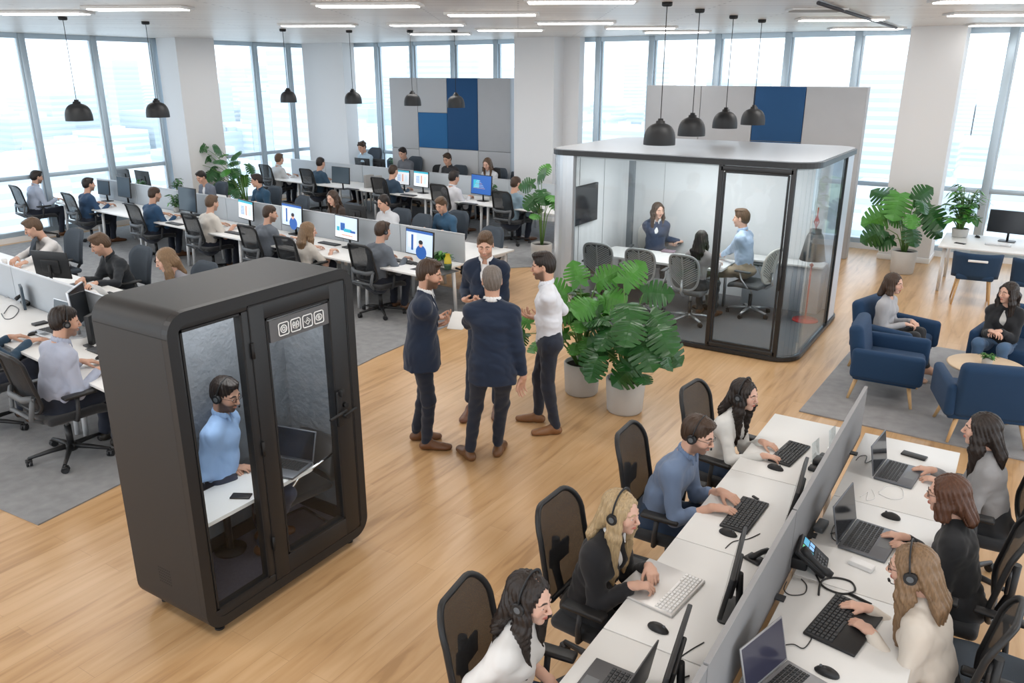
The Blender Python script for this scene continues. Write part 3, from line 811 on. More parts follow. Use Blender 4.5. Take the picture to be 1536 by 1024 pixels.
# ------------------------------------------------------------------ bench with six headset workers, right foreground
BD = -.745                                  # divider x
ys_ = [1.02, 2.02, 3.02, 3.98, 5.0, 6.13]
for i, (a, b) in enumerate(zip(ys_, ys_[1:])):
    t = ['cut off by the bottom edge', 'in front of the woman in the white T-shirt', 'in front of the blonde woman in black', 'in front of the man in the denim shirt', 'at the far end by the woman in the white sweater'][i]
    d = desk('office_desk', ((BD - .04 - .30), (a + b) / 2), b - a, .60, legs='A' if i in (0, 4) else 'L', label='white bench desk ' + t, group='white bench desks in the foreground', rz=R(90), beam=True)
    t = ['cut off by the bottom edge at the right', 'holding the laptop at the bottom edge', 'in front of the woman in the cream sweater', 'in front of the woman with glasses in black', 'at the far end by the woman in the grey sweater'][i]
    d = desk('office_desk', ((BD + .04 + .32), (a + b) / 2), b - a, .64, legs='A' if i in (0, 4) else 'L', label='white bench desk ' + t, group='white bench desks in the foreground', rz=R(90), beam=True)
for i, (a, b, t) in enumerate([(1.0, 2.6, 'nearest section, cut off by the bottom edge'), (2.605, 4.0, 'middle section beside the desk phone'), (4.005, 6.12, 'farthest section, ending by the blue armchairs')]):
    p = empty('desk_divider', (BD, (a + b) / 2, 0), 0, 'long grey divider on the foreground bench, ' + t, 'desk divider', 'grey dividers of the foreground bench')
    MB().box((0, 0, .91), (.022, b - a - .01, .40), .003).build('screen_panel', M['divider_grey'], p)
    MB().box((0, 0, 1.112), (.024, b - a - .01, .006)).build('top_trim', MM('trim_dark', (.30, .30, .31), .5), p)
    for s in (-1, 1): MB().box((0, s * (b - a) * .3, .7455), (.12, .05, .009)).build('clamp', M['plastic_dark'], p)

# ------------------------------------------------------------------ phone booth
MM('booth_black', (.016, .0162, .0175), .5, bump=.08, bscale=600); MM('booth_frame', (.014, .0142, .0155), .45); MM('seal', (.008, .008, .009), .6); MM('felt_grey', (.17, .185, .205), .95, bump=1., bscale=22, var=.25, vscale=7)
MM('booth_floor', (.15, .145, .19), .95, bump=.5, bscale=400, var=.2, vscale=60)
M['booth_glass'] = glass_mat('booth_glass', (.95, .97, .98), .05); M['pod_glass'] = glass_mat('pod_glass', (.90, .93, .94), .2)
def booth():
    X0, X1, Y0, Y1, Z0, Z1 = -4.45, -3.75, 2.45, 3.88, .06, 2.10
    cx, cy = (X0 + X1) / 2, (Y0 + Y1) / 2
    r = empty('phone_booth', (cx, cy, 0), 0, 'large charcoal phone booth with glass door and a man working inside', 'phone booth')
    hx, hy = (X1 - X0) / 2, (Y1 - Y0) / 2
    # shell: rounded-rectangle tube in the y-z plane, extruded along x
    def ring(w, h, rr, n=8):
        return rrect(0, 0, w, h, rr, n)
    out = ring(2 * hy, Z1 - Z0, .13); inn = ring(2 * hy - .12, Z1 - Z0 - .12, .08)
    zc = (Z0 + Z1) / 2
    b = MB(); n = len(out)
    V = {}
    for nm, poly in (('o', out), ('i', inn)):
        for xs2 in (-hx, hx - .051):
            V[nm, xs2] = [b.b.verts.new((xs2, p[0], zc + p[1])) for p in poly]
    for k in range(n):
        k2 = (k + 1) % n
        for quad in ((V['o', -hx][k], V['o', -hx][k2], V['o', hx - .051][k2], V['o', hx - .051][k]), (V['i', -hx][k2], V['i', -hx][k], V['i', hx - .051][k], V['i', hx - .051][k2]),
                     (V['o', hx - .051][k], V['o', hx - .051][k2], V['i', hx - .051][k2], V['i', hx - .051][k])):
            f = b.b.faces.new(quad); f.smooth = True
    f = b.b.faces.new([V['o', -hx][k] for k in range(n)][::-1])
    o = b.build('shell', M['booth_black'], r); o.data.shade_flat() if False else None
    md = o.modifiers.new('e', 'EDGE_SPLIT'); md.split_angle = R(40)
    # seam lines on the side
    # vent grille on the left side
    g = MB()
    for i in range(7):
        for j in range(6):
            g.cyl((-.08 + i * .018 - .0, -hy - .001, .30 + j * .02), (-.08 + i * .018, -hy + .004, .30 + j * .02), .006, n=6, caps=True)
    g.build('vent_grille', M['seal'], r)
    g = MB(); g.box((0, -hy + .0, Z1 - .135), (2 * hx - .02, .003, .003)); g.build('panel_seam', M['seal'], r)
    # front frame (plane x = hx) with openings; yl = left side seen from the front
    F = MB(); x = hx
    def fr(y0, y1, z0, z1, t=.05, bld=F, rr=.006, mi=0, off=None): bld.box((x - t / 2 - ((.003 if bld is F else 0) if off is None else off), (y0 + y1) / 2 - cy, (z0 + z1) / 2), (t, y1 - y0, z1 - z0), rr, mi=mi)
    yA0, yA1 = 2.53, 2.945            # side glass
    yD0, yD1 = 3.00, 3.80              # door leaf
    zb, zt = .19, 2.00
    # rounded outer face: polygon ring
    rg = [rrect(0, 0, 2 * hy, Z1 - Z0, .13, 8), rrect(0, 0, 2 * hy - .13, Z1 - Z0 - .14, .07, 8)]
    VV = [[[F.b.verts.new((xx, p[0], zc + p[1])) for p in q] for q in rg] for xx in (hx - .05, hx)]
    for k in range(len(rg[0])):
        k2 = (k + 1) % len(rg[0])
        for q in ((VV[1][0][k], VV[1][0][k2], VV[1][1][k2], VV[1][1][k]), (VV[1][1][k], VV[1][1][k2], VV[0][1][k2], VV[0][1][k]), (VV[0][0][k2], VV[0][0][k], VV[1][0][k], VV[1][0][k2])):
            F.b.faces.new(q)
    fr(2.50, yA0, zb, zt); fr(yA1, yD0 - .001, zb, zt, .04); fr(2.5, yD0 - .001, .11, zb - .0005); fr(2.5, yD0 - .001, zt + .0005, 2.06); fr(yD0, 3.805, 2.024, 2.06); fr(yD0, 3.805, .11, .128); fr(3.806, 3.86, .12, 2.05)
    F.build('front_frame', M['booth_frame'], r)
    s = MB()
    for (a, c, d, e_) in ((yA0, yA0 + .014, zb, zt), (yA1 - .014, yA1, zb, zt), (yA0, yA1, zb, zb + .014), (yA0, yA1, zt - .014, zt)): fr(a, c, d, e_, .056, s, 0)
    s.build('glazing_seal', M['seal'], r)
    MB().box((hx - .012, (yA0 + yA1) / 2 - cy, (zb + zt) / 2), (.008, yA1 - yA0, zt - zb)).build('side_glass', M['booth_glass'], r)
    d = MB(); gD0, gD1, gz0, gz1 = 3.115, 3.655, .27, 1.92
    fr(yD0, gD0, .13, 2.02, .058, d); fr(gD1, yD1, .13, 2.02, .058, d); fr(gD0 - .01, gD1 + .01, .13, gz0, .058, d); fr(gD0 - .01, gD1 + .01, gz1, 2.02, .058, d)
    door = d.build('door', M['booth_frame'], r)
    s = MB()
    for (a, c, q, e_) in ((gD0, gD0 + .014, gz0, gz1), (gD1 - .014, gD1, gz0, gz1), (gD0, gD1, gz0, gz0 + .014), (gD0, gD1, gz1 - .014, gz1)): fr(a, c, q, e_, .064, s, 0)
    for (a, c, q, e_) in ((yD0 - .006, yD0, .13, 2.02), (yD1, yD1 + .006, .13, 2.02), (yD0, yD1, 2.02, 2.026)): fr(a, c, q, e_, .054, s, 0)
    s.build('glazing_seal', M['seal'], door)
    MB().box((hx - .014, (gD0 + gD1) / 2 - cy, (gz0 + gz1) / 2), (.008, gD1 - gD0, gz1 - gz0)).build('door_glass', M['booth_glass'], door)
    for z in (1.75, 1.1, .42):
        MB().cyl((hx + .006, yD0 - .003 - cy, z - .05), (hx + .006, yD0 - .003 - cy, z + .05), .011, n=8).build('hinge', M['seal'], door)
    # handles
    h = MB(); yh = 3.665 - cy
    h.box((hx + .012, yh, 1.13), (.02, .045, .26), .006); h.box((hx + .035, yh + .01, 1.25), (.03, .03, .05), .006)
    h.cyl((hx + .05, yh - .13, 1.10), (hx + .05, yh + .03, 1.12), .011, n=8); h.cyl((hx, yh + .06, 1.06), (hx + .035, yh + .06, 1.06), .02, n=12); h.cyl((hx, yh + .06, 1.14), (hx + .025, yh + .06, 1.14), .018, n=12)
    h.cyl((hx + .045, yh + .0, 1.085), (hx + .045, yh + .13, 1.10), .012, n=8)
    h.build('door_handle', M['seal'], door)
    # icon strip on the glass
    ic = MB(); y0s, y1s, z0s, z1s = gD0 + .015, gD1 - .015, 1.755, 1.895
    fr(gD0 + .03, gD1 - .015, z0s, z1s, .024, ic, 0, off=.002)
    lab = ic.build('icon_label', MM('label_smoke', (.12, .12, .125), .35), door)
    ln = MB(); xx = hx + .003
    W = .0042
    def poly(pts, closed=True): ln.tube([(xx, p[0], p[1]) for p in pts], W, 5, closed=closed, mi=0)
    for k in range(4):
        yc, z_ = gD0 - cy + .135 + k * .10, 1.822; q = .040
        poly([(yc + p[0], z_ + p[1]) for p in rrect(0, 0, 2 * q, 2 * q, .012, 3)])
        if k == 0:
            for rad in (.024, .011): poly([(yc + rad * math.cos(t), z_ + rad * math.sin(t)) for t in [2 * math.pi * j / 14 for j in range(14)]])
        if k == 1:
            for s_ in (-1, 1): poly([(yc + s_ * p[0], z_ + p[1]) for p in [(.006, -.024), (.022, -.015), (.025, .01), (.016, .025), (.007, .02)]])
            poly([(yc - .02, z_), (yc - .008, z_)], False); poly([(yc + .02, z_), (yc + .008, z_)], False)
        if k == 2:
            poly([(yc - .026, z_), (yc, z_ + .022), (yc + .026, z_), (yc, z_ - .024)]); poly([(yc - .012, z_ - .004), (yc, z_ + .008), (yc + .012, z_ - .004)], False)
        if k == 3:
            poly([(yc + .026 * math.cos(t), z_ + .02 * math.sin(t)) for t in [2 * math.pi * j / 14 for j in range(14)]]); poly([(yc + .008 * math.cos(t), z_ + .009 * math.sin(t)) for t in [2 * math.pi * j / 10 for j in range(10)]])
    ln.build('icon_lines', MM('icon_white', (.8, .8, .8), .5), lab)
    # interior
    i = MB(); t = .02
    i.box((-hx + .05, 0, zc), (t, 2 * hy - .13, Z1 - Z0 - .14)); i.box((-.02, -hy + .075, zc), (2 * hx - .12, t, Z1 - Z0 - .16)); i.box((-.02, hy - .075, zc), (2 * hx - .12, t, Z1 - Z0 - .16)); i.box((-.02, 0, Z1 - .08), (2 * hx - .12, 2 * hy - .16, t))
    i.build('felt_lining', M['felt_grey'], r)
    MB().box((-hx + .07, .32, zc), (.05, .10, Z1 - Z0 - .2)).build('inner_post', M['booth_frame'], r)
    MB().box((-.02, 0, .135), (2 * hx - .12, 2 * hy - .13, .02)).build('carpet_pad', M['booth_floor'], r)
    s = MB(); s.box((-hx + .07, 0, .19), (.02, 2 * hy - .15, .10)); s.box((-.02, hy - .095, .19), (2 * hx - .14, .02, .10)); s.build('skirting', M['booth_frame'], r)
    # shelf desk
    p = rrect(.085, -.13, .36, .98, .09, 6, corners=(1, 1, 0, 0))
    MB().prism(p, .715, .74).build('shelf_desk', M['desk_white'], r)
    for (a, c) in ((1, -1), (1, 1), (-1, -1), (-1, 1)):
        f = MB(); f.cyl((a * (hx - .08), c * (hy - .13), 0), (a * (hx - .08), c * (hy - .13), .012), .03, n=14); f.cyl((a * (hx - .08), c * (hy - .13), .012), (a * (hx - .08), c * (hy - .13), .07), .012, n=8)
        f.build('levelling_foot', M['seal'], r)
    return r
BOOTH = booth()
# booth light
area('booth_lamp', (-4.1, 3.15, 1.98), (0, 0, 0), .5, 1.2, 11, (1, .98, .96))
lp = laptop(.34, .24, ang=108, m=M['laptop_grey'])(); lp.location = (-4.0, 3.34, .741); lp.rotation_euler = (0, 0, R(12)); tag(lp, 'open grey laptop on the shelf desk inside the phone booth', 'laptop')
def small_box(name, loc, d, m, label, cat, rz=0., r=.004, group=None):
    return tag(MB().box((0, 0, d[2] / 2), d, r).build(name, m, loc=loc, rz=rz), label, cat, group)
small_box('smartphone', (-3.93, 2.93, .741), (.07, .13, .009), M['plastic_black'], 'black smartphone on the shelf desk inside the phone booth', 'smartphone', R(-60))
r = empty('wall_screen', (-4.33, 2.56, 1.12), 0, 'grey-framed screen behind the man in the phone booth', 'screen')
MB().box((0, .06, 0), (.08, .03, .36), .005).build('frame', M['silver'], r); MB().box((.042, .06, 0), (.004, .02, .32)).build('display', M['screen_slate'], r)
def cantilever():
    r = empty('visitor_chair', (-4.10, 3.50, .145), R(170), 'black padded chair on a chrome cantilever frame inside the phone booth', 'chair')
    cushion(.44, .42, .06).build('seat', M['fabric_black'], r, (0, 0, .36))
    b = MB(); b.grid(lambda u, v: Vector(((u - .5) * .44, -.20 - .05 * v - .05 * (1 - (2 * u - 1) ** 2), .40 + v * .28)), 8, 6); o = b.build('backrest', M['fabric_black'], r); solid(o, .035)
    for s in (-1, 1):
        pts = [(s * .23, -.2, .62), (s * .25, -.08, .60), (s * .25, .1, .55), (s * .235, .2, .44), (s * .22, .21, .35), (s * .21, .22, .1), (s * .21, .2, .012), (s * .21, -.2, .012)]
        MB().tube(pts, .011, 8).build('tube_frame', M['chrome'], r)
    MB().tube([(-.21, -.2, .012), (.21, -.2, .012)], .011, 8).build('rear_tube', M['chrome'], r)
    return r
cantilever()

# ------------------------------------------------------------------ glass meeting pod
MM('pod_black', (.02, .021, .023), .35); MM('pod_roof', (.38, .40, .43), .35); MM('pod_white', (.70, .71, .72), .6); MM('pod_floor', (.13, .135, .145), .95, bump=.4, bscale=400); MM('pod_grey', (.45, .48, .52), .6)
PX0, PX1, PY0, PY1, PZ = -5.46, -1.97, 9.42, 12.0, 2.38
def pod():
    r = empty('meeting_pod', ((PX0 + PX1) / 2, (PY0 + PY1) / 2, 0), 0, 'glass meeting pod with rounded black roof edge and three people inside', 'meeting pod')
    w, d = PX1 - PX0, PY1 - PY0
    MB().prism(rrect(0, 0, w, d, .32, 8), .012, .06).build('base_plinth', M['pod_black'], r)
    MB().prism(rrect(0, 0, w - .1, d - .1, .28, 8), .06, .066).build('floor_carpet', M['pod_floor'], r)
    rim = MB(); pl = rrect(0, 0, w, d, .32, 10)
    rim.prism(pl, PZ - .07, PZ - .005); rim.build('roof_rim', M['pod_black'], r)
    MB().prism(rrect(0, 0, w - .05, d - .05, .30, 10), PZ - .004, PZ + .006).build('roof_panel', M['pod_roof'], r)
    MB().prism(rrect(0, 0, w - .1, d - .1, .28, 8), PZ - .09, PZ - .071).build('pod_ceiling', M['pod_white'], r)
    x0, x1, y0, y1 = -w / 2 + .03, w / 2 - .03, -d / 2 + .03, d / 2 - .03
    def wall_strip(pts, m, name, z0=.066, z1=PZ - .06, parent=r):
        b = MB()
        for a, c in zip(pts, pts[1:]):
            f = b.b.faces.new([b.b.verts.new(q) for q in ((*a, z0), (*c, z0), (*c, z1), (*a, z1))]); f.smooth = False
        o = b.build(name, m, parent); solid(o, .012, 0); return o
    arc = lambda cx, cy, rr, a0, a1, n=8: [(cx + rr * math.cos(R(a0 + (a1 - a0) * k / n)), cy + rr * math.sin(R(a0 + (a1 - a0) * k / n))) for k in range(n + 1)]
    rr = .29
    dx0, dx1 = -3.06 + 3.715, -2.22 + 3.715
    # front: glass, door, curved corner, right side glass, back glass part
    wall_strip([(x0 + .42, y0), (dx0 - .03, y0)], M['pod_glass'], 'front_glass')
    wall_strip(arc(x1 - rr, y0 + rr, rr, -90, 0), M['pod_glass'], 'corner_glass')
    wall_strip([(x1, y0 + rr), (x1, y1 - .75)], M['pod_glass'], 'side_glass')
    wall_strip([(x1, y1 - .72), (x1, y1 - rr)] + arc(x1 - rr, y1 - rr, rr, 0, 90), MM('pod_blue', (.50, .58, .68), .3), 'side_panel')
    wall_strip([(x1 - rr, y1), (x0 + rr, y1)] + arc(x0 + rr, y1 - rr, rr, 90, 180), M['pod_white'], 'back_wall')
    wall_strip([(x0, y1 - rr), (x0, y0 + rr)], M['pod_white'], 'side_wall')
    wall_strip(arc(x0 + rr, y0 + rr, rr, 180, 270) + [(x0 + .40, y0)], MM('pod_metal', (.60, .63, .66), .25, .6), 'corner_panel')
    for x in (-1.05, -.1, .9): MB().box((x, y1 - .012, 1.2), (.006, .006, PZ - .15)).build('panel_joint', MM('joint', (.45, .46, .47), .6), r)
    for y in (-.35, .45): MB().box((x0 + .012, y, 1.2), (.006, .006, PZ - .15)).build('panel_joint', M['joint'], r)
    MB().box((x0 + .10, y1 - .06, 1.2), (.16, .06, PZ - .13)).build('inner_post', MM('post_grey', (.22, .24, .26), .5), r)
    d_ = MB(); yy = y0 - .005; t = .055
    for xx in (dx0, dx1): d_.box((xx, yy, PZ / 2), (t, .05, PZ - .13), .004)
    d_.box(((dx0 + dx1) / 2, yy, PZ - .11), (dx1 - dx0, .05, t), .004); d_.box(((dx0 + dx1) / 2, yy, .10), (dx1 - dx0, .05, .05), .004)
    dr = d_.build('door', M['pod_black'], r)
    e_ = MB(); z0, z1 = .14, PZ - .15
    for xx in (dx0 + .05, dx1 - .05): e_.box((xx, yy - .006, (z0 + z1) / 2), (.02, .03, z1 - z0))
    for zz in (z0, z1): e_.box(((dx0 + dx1) / 2, yy - .006, zz), (dx1 - dx0 - .1, .03, .02))
    e_.build('inner_frame', M['pod_black'], dr)
    MB().box(((dx0 + dx1) / 2, yy, (z0 + z1) / 2), (dx1 - dx0 - .1, .01, z1 - z0)).build('door_glass', M['pod_glass'], dr)
    h = MB(); h.cyl((dx1 - .02, yy - .05, .9), (dx1 - .02, yy - .05, 1.2), .010, n=8); h.cyl((dx1 - .02, yy - .05, .93), (dx1 - .02, yy, .93), .008, n=6); h.cyl((dx1 - .02, yy - .05, 1.17), (dx1 - .02, yy, 1.17), .008, n=6)
    h.build('door_handle', M['pod_black'], dr)
    MB().box((x1 - .005, y1 - .74, PZ / 2), (.05, .03, PZ - .13)).build('side_post', M['pod_black'], r)
    MB().box((x0 + .41, y0, PZ / 2), (.03, .03, PZ - .13)).build('front_post', M['post_grey'], r)
    return r
pod()
area('pod_lamp', (-3.7, 10.7, PZ - .10), (0, 0, 0), 2.0, 1.2, 45, (1, .99, .97))
r = empty('meeting_table', (-4.32, 11.02, .066), 0, 'long white meeting table inside the glass pod', 'table')
MB().prism(rrect(0, 0, 1.95, .72, .05), .655, .685).build('table_top', M['desk_white'], r)
for s in (-1, 1):
    for t in (-1, 1): MB().cyl((s * .85, t * .28, 0), (s * .85, t * .28, .655), .022, n=10).build('leg', M['silver'], r)
r = empty('sideboard', (-2.75, 11.75, .066), 0, 'low white-topped grey sideboard against the pod back wall', 'sideboard')
MB().box((0, 0, .33), (1.1, .32, .66), .005).build('cabinet_body', M['pod_grey'], r); MB().box((0, -.01, .675), (1.12, .36, .03), .004).build('top_board', M['desk_white'], r)
r = empty('television', (-5.41, 10.36, 1.52), 0, 'black wall television in the glass meeting pod', 'television')
MB().box((.03, 0, 0), (.04, .98, .56), .006).build('housing', M['plastic_black'], r)
MB().box((.052, 0, 0), (.004, .95, .53)).build('screen', M['screen_off'], r)
small_box('tablet', at(1003, 377, .76) + Vector((0, 0, -.005)), (.2, .14, .02), MM('mauve', (.25, .18, .22), .5), 'mauve case lying on the white meeting table', 'case', .1)
small_box('smartphone', at(1070, 389, .76) + Vector((-.05, .05, -.003)), (.07, .14, .01), M['plastic_black'], 'phone near the right end of the white meeting table', 'smartphone', .4)
# red lamp
r = empty('floor_lamp', (-2.27, 11.2, .066), 0, 'red floor lamp with grey shade in the corner of the glass pod', 'floor lamp')
MM('lamp_red', (.55, .03, .025), .4)
MB().lathe([(0, .02), (.17, .018), (.175, 0), (0, 0)], n=28).build('base', M['lamp_red'], r)
p = MB(); p.cyl((0, 0, .01), (0, 0, .78), .012, n=10); p.lathe([(0, .82), (.03, .79), (0, .74)], n=12); p.build('pole', M['lamp_red'], r)
p = MB(); p.tube([(.0, 0, 1.3), (.03, 0, 1.38), (0, 0, 1.48), (-.03, 0, 1.38), (0, 0, 1.3)], .008, 6); p.cyl((0, 0, 1.27), (0, 0, 1.57), .008, n=8); p.lathe([(0, 1.44), (.03, 1.4), (0, 1.36)], n=12); p.build('hook', M['lamp_red'], r)
MB().lathe([(.09, 1.22), (.11, 1.18), (.17, .86), (.165, .86), (.10, 1.17), (.08, 1.21)], n=28).build('lamp_shade', MM('shade_grey', (.11, .115, .12), .7), r)
MB().lathe([(0, 1.28), (.075, 1.28), (.08, 1.20), (0, 1.20)], n=20).build('shade_cap', M['plastic_dark'], r)

# pod chairs
for (x, y, a, lab) in [(-5.0, 10.36, 8, 'grey ribbed meeting chair, leftmost of the three in front of the table'), (-4.32, 10.33, 4, 'grey ribbed meeting chair, middle of the three in front of the table'), (-3.62, 10.28, -6, 'grey ribbed meeting chair that the dark-haired person with her back to us sits in')]:
    CH_pod.put((x, y, .066), R(a), lab, 'grey meeting chairs in the pod', 'chair')
CH_podl.put((-3.02, 11.08, .066), R(80), 'pale meeting chair under the man in the light blue shirt', None, 'chair')
CH_podl.put((-4.85, 11.66, .066), R(192), 'pale meeting chair behind the woman in the navy blazer', None, 'chair')
# ================================================================== lounge
MM('chair_blue', (.010, .042, .105), .85, bump=.25, bscale=350, sheen=.05, var=.06, vscale=5); MM('oak_leg', (.62, .40, .20), .5, var=.1, stretch=(1, 1, .1), vscale=30); MM('table_oak', (.66, .50, .34), .5, var=.06, vscale=6)
def armchair():
    r = empty('armchair', label='', cat='armchair')
    MB().box((0, .02, .36), (.60, .66, .16), .05, seg=4).build('seat_cushion', M['chair_blue'], r)
    b = MB(); b.box((0, -.28, .53), (.66, .15, .56), .065, rot=rot('X', 10), seg=4); b.build('backrest', M['chair_blue'], r)
    for s in (-1, 1):
        a = MB(); a.box((s * .355, .03, .42), (.10, .70, .32), .045, seg=4); a.build('armrest', M['chair_blue'], r)
    MB().box((0, .02, .27), (.72, .62, .08), .02).build('seat_frame', M['chair_blue'], r)
    for s in (-1, 1):
        for t in (-1, 1): MB().cyl((s * .27, t * .25, .24), (s * .33, t * .31, 0), .024, .014, 10).build('leg', M['oak_leg'], r)
    return r
AC = Proto(armchair)
G_ = 'blue armchairs around the round table'
AC.put((-.93, 9.02, .014), R(-88), 'empty blue armchair at the left of the group, facing right', G_)
AC.put((-1.02, 9.95, .014), R(-108), 'blue armchair under the woman with short brown hair', G_)
AC.put((.22, 10.3, .014), R(168), 'blue armchair under the woman in the black cardigan', G_)
AC.put((.02, 8.42, .014), R(16), 'empty blue armchair turned with its back towards the bench desks', G_)
r = empty('coffee_table', (-.02, 9.32, .014), 0, 'low round oak coffee table between the blue armchairs', 'coffee table')
MB().lathe([(0, .42), (.36, .42), (.375, .41), (.36, .395), (0, .395)], n=40).build('table_top', M['table_oak'], r)
for k in range(3):
    a = R(30 + 120 * k); MB().cyl((math.cos(a) * .2, math.sin(a) * .2, .395), (math.cos(a) * .28, math.sin(a) * .28, 0), .018, .012, 10).build('leg', M['oak_leg'], r)
plant('potted_plant', (-.02, 9.33, .435), .055, .08, 14, 'small succulent in a grey pot on the round coffee table', seed=4, leafL=.06, kind='oval', light=.6, spread=.06, height=.05, low=.2)

# desk by the back windows
desk('office_desk', (.55, 14.85), 3.1, 1.35, label='white desk by the right-hand windows with two blue chairs', legs='A')
MM('chair_navy', (.012, .042, .095), .8, bump=.25, bscale=350, sheen=.05)
def side_chair():
    r = empty('side_chair', label='', cat='chair')
    MB().box((0, .02, .43), (.50, .46, .08), .03, seg=3).build('seat', M['chair_navy'], r)
    b = MB(); bc = lambda u, v: Vector(((u - .5) * (.60 + .04 * v), -.20 - .06 * v + .14 * abs(2 * u - 1) ** 2.5, .42 + v * .38))
    b.grid(bc, 14, 6); o = b.build('backrest', M['chair_navy'], r); solid(o, .035)
    h = MB(); h.box((0, -.283, .70), (.26, .02, .035), .008); h.build('back_slot', M['white_plastic'], r)
    for s in (-1, 1):
        for t in (-1, 1): MB().cyl((s * .2, t * .17, .42), (s * .25, t * .22, 0), .02, .012, 10).build('leg', M['oak_leg'], r)
    return r
SC = Proto(side_chair)
SC.put((-.42, 13.72, 0), R(6), 'blue low-backed chair at the left end of the window desk', 'blue chairs at the window desk')
SC.put((.36, 13.66, 0), R(2), 'blue low-backed chair at the right, cut by the photo edge', 'blue chairs at the window desk')
m = monitor(None, .62, .36, silver=False)(); m.location = (-.10, 15.1, .741); m.rotation_euler = (0, 0, R(-8)); tag(m, 'black monitor with pale stand on the window desk', 'monitor')
k = keyboard(.36, .12, M['silver'], M['white_plastic'])(); k.location = (-.2, 14.72, .741); tag(k, 'slim pale keyboard on the window desk', 'keyboard')
small_box('smartphone', (-.72, 14.55, .741), (.08, .16, .01), M['plastic_black'], 'black phone lying on the window desk', 'smartphone', R(70))
small_box('notebook', (.35, 14.85, .741), (.22, .3, .02), M['plastic_dark'], 'dark notebook beside the monitor on the window desk', 'notebook', .2)
MS.put((-.52, 15.28, .741), R(40), 'black mouse beside the leafy plant on the window desk', None, 'mouse')

# ------------------------------------------------------------------ potted plants
V3 = Vector
cv = V3((.52, -.82, .1))
def W(px, py, Y_, loc):
    "leaf position relative to the pot, from a photo pixel at depth Y_"
    d = cf + cr * ((px - 768) / FPX) + cu * (-(py - 512) / FPX); t = Y_ / d.y
    return V3((d.x * t, Y_, HCAM + d.z * t)) - V3(loc)
L1 = (-3.13, 7.12, 0); L2 = (-3.74, 7.32, 0)
fx = [(W(x, y, Y_, L1), L, V3(dd)) for x, y, Y_, L, dd in [(955, 545, 6.86, 0.34, (-.7, -.5, -.8)), (960, 512, 6.9, 0.34, (.8, -.6, -.7)), (900, 525, 6.95, 0.31, (-.2, -.8, -.9)), (940, 455, 7.05, 0.38, (.5, -.7, -.25)),
     (975, 470, 7.1, 0.36, (1, -.3, -.6)), (990, 510, 7.2, 0.34, (1, .1, -.9)), (900, 470, 7.2, 0.31, (-.8, -.4, -.2)), (935, 425, 7.3, 0.34, (.2, .3, .3)), (965, 440, 7.3, 0.31, (.8, .2, .1)), (915, 500, 7.0, 0.29, (-.8, -.3, -.5)), (985, 490, 7.0, 0.34, (.8, -.5, -.6)), (948, 480, 6.85, 0.34, (.2, -.9, -.4))]]
plant('potted_monstera', L1, .205, .36, 20, 'front monstera in a pale round pot, with big drooping split leaves', seed=11, leafL=.27, light=.12, spread=.40, height=.62, low=.25, fixed=fx)
fx = [(W(x, y, Y_, L2), L, V3(dd)) for x, y, Y_, L, dd in [(850, 440, 7.2, 0.29, (-.8, -.3, .3)), (870, 425, 7.3, 0.29, (-.3, .2, .5)), (895, 425, 7.35, 0.29, (.5, .2, .4)), (860, 465, 7.1, 0.29, (-.8, -.5, -.2)), (885, 455, 7.1, 0.29, (0, -.9, -.1)),
     (850, 500, 7.2, .22, (-.9, -.2, -.3)), (795, 485, 7.05, .20, (-.9, -.2, .3)), (788, 500, 7.0, .18, (-.5, -.5, -.9)), (905, 445, 7.4, 0.29, (.9, -.2, .1))]]
plant('potted_monstera', L2, .20, .36, 26, 'rear monstera in a pale round pot beside the man in the white shirt', seed=5, leafL=.23, light=.75, spread=.42, height=.78, low=.2, fixed=fx)
L3 = (-1.58, 15.3, 0)
fx = [(W(x, y, Y_, L3), L, V3(dd)) for x, y, Y_, L, dd in [(1350, 290, 15.4, .52, (.0, -.6, -.7)), (1335, 320, 15.4, .5, (-.8, -.3, -.4)), (1340, 300, 15.6, .46, (-.7, .2, .3)), (1325, 345, 15.3, .42, (-.9, -.3, -.6)), (1385, 312, 15.4, .5, (.9, -.5, -.6)), (1365, 340, 15.3, .40, (.5, -.6, -.7)), (1352, 330, 15.5, .35, (-.3, -.6, .2)), (1390, 330, 15.5, .4, (1, -.1, -.8)), (1340, 360, 15.4, 0.34, (-.9, -.4, -.2)), (1370, 300, 15.6, .4, (.5, .3, .4))]]
plant('potted_monstera', L3, .21, .40, 3, 'tall monstera in a pale pot before the right-hand pillar', seed=8, leafL=.3, light=.3, spread=.4, height=.9, low=.5, fixed=fx)
plant('potted_plant', (-.78, 15.2, .741), .13, .14, 40, 'bushy leafy plant in a pale pot on the window desk', seed=21, leafL=.17, kind='oval', light=.45, spread=.33, height=.72, low=.15)
L4 = (-15.55, 12.75, 0)
fx = []
rr4 = random.Random(2)
for k in range(26):
    x = rr4.uniform(296, 354); y = rr4.uniform(222, 288)
    fx.append((W(x, y, 12.75 + rr4.uniform(-.35, .3), L4), rr4.uniform(.24, .36), V3(((x - 325) / 25, -.6, (255 - y) / 50 - .3))))
plant('potted_monstera', L4, .24, .4, 2, 'large leafy plant beside the left pillar behind the man in the grey cardigan', seed=3, leafL=.3, light=.2, spread=.4, height=1.2, low=.5, fixed=fx)
L5 = (-7.35, 12.6, 0)
fx = [(W(x, y, Y_, L5), L, V3(dd)) for x, y, Y_, L, dd in [(806, 268, 12.6, 0.34, (.5, -.4, .4)), (800, 275, 12.6, 0.31, (-.9, -.3, -.2)), (812, 285, 12.5, 0.34, (.6, -.5, -.6)), (806, 295, 12.5, 0.34, (-.3, -.8, -.5)), (812, 262, 12.7, .25, (.3, .3, .6))]]
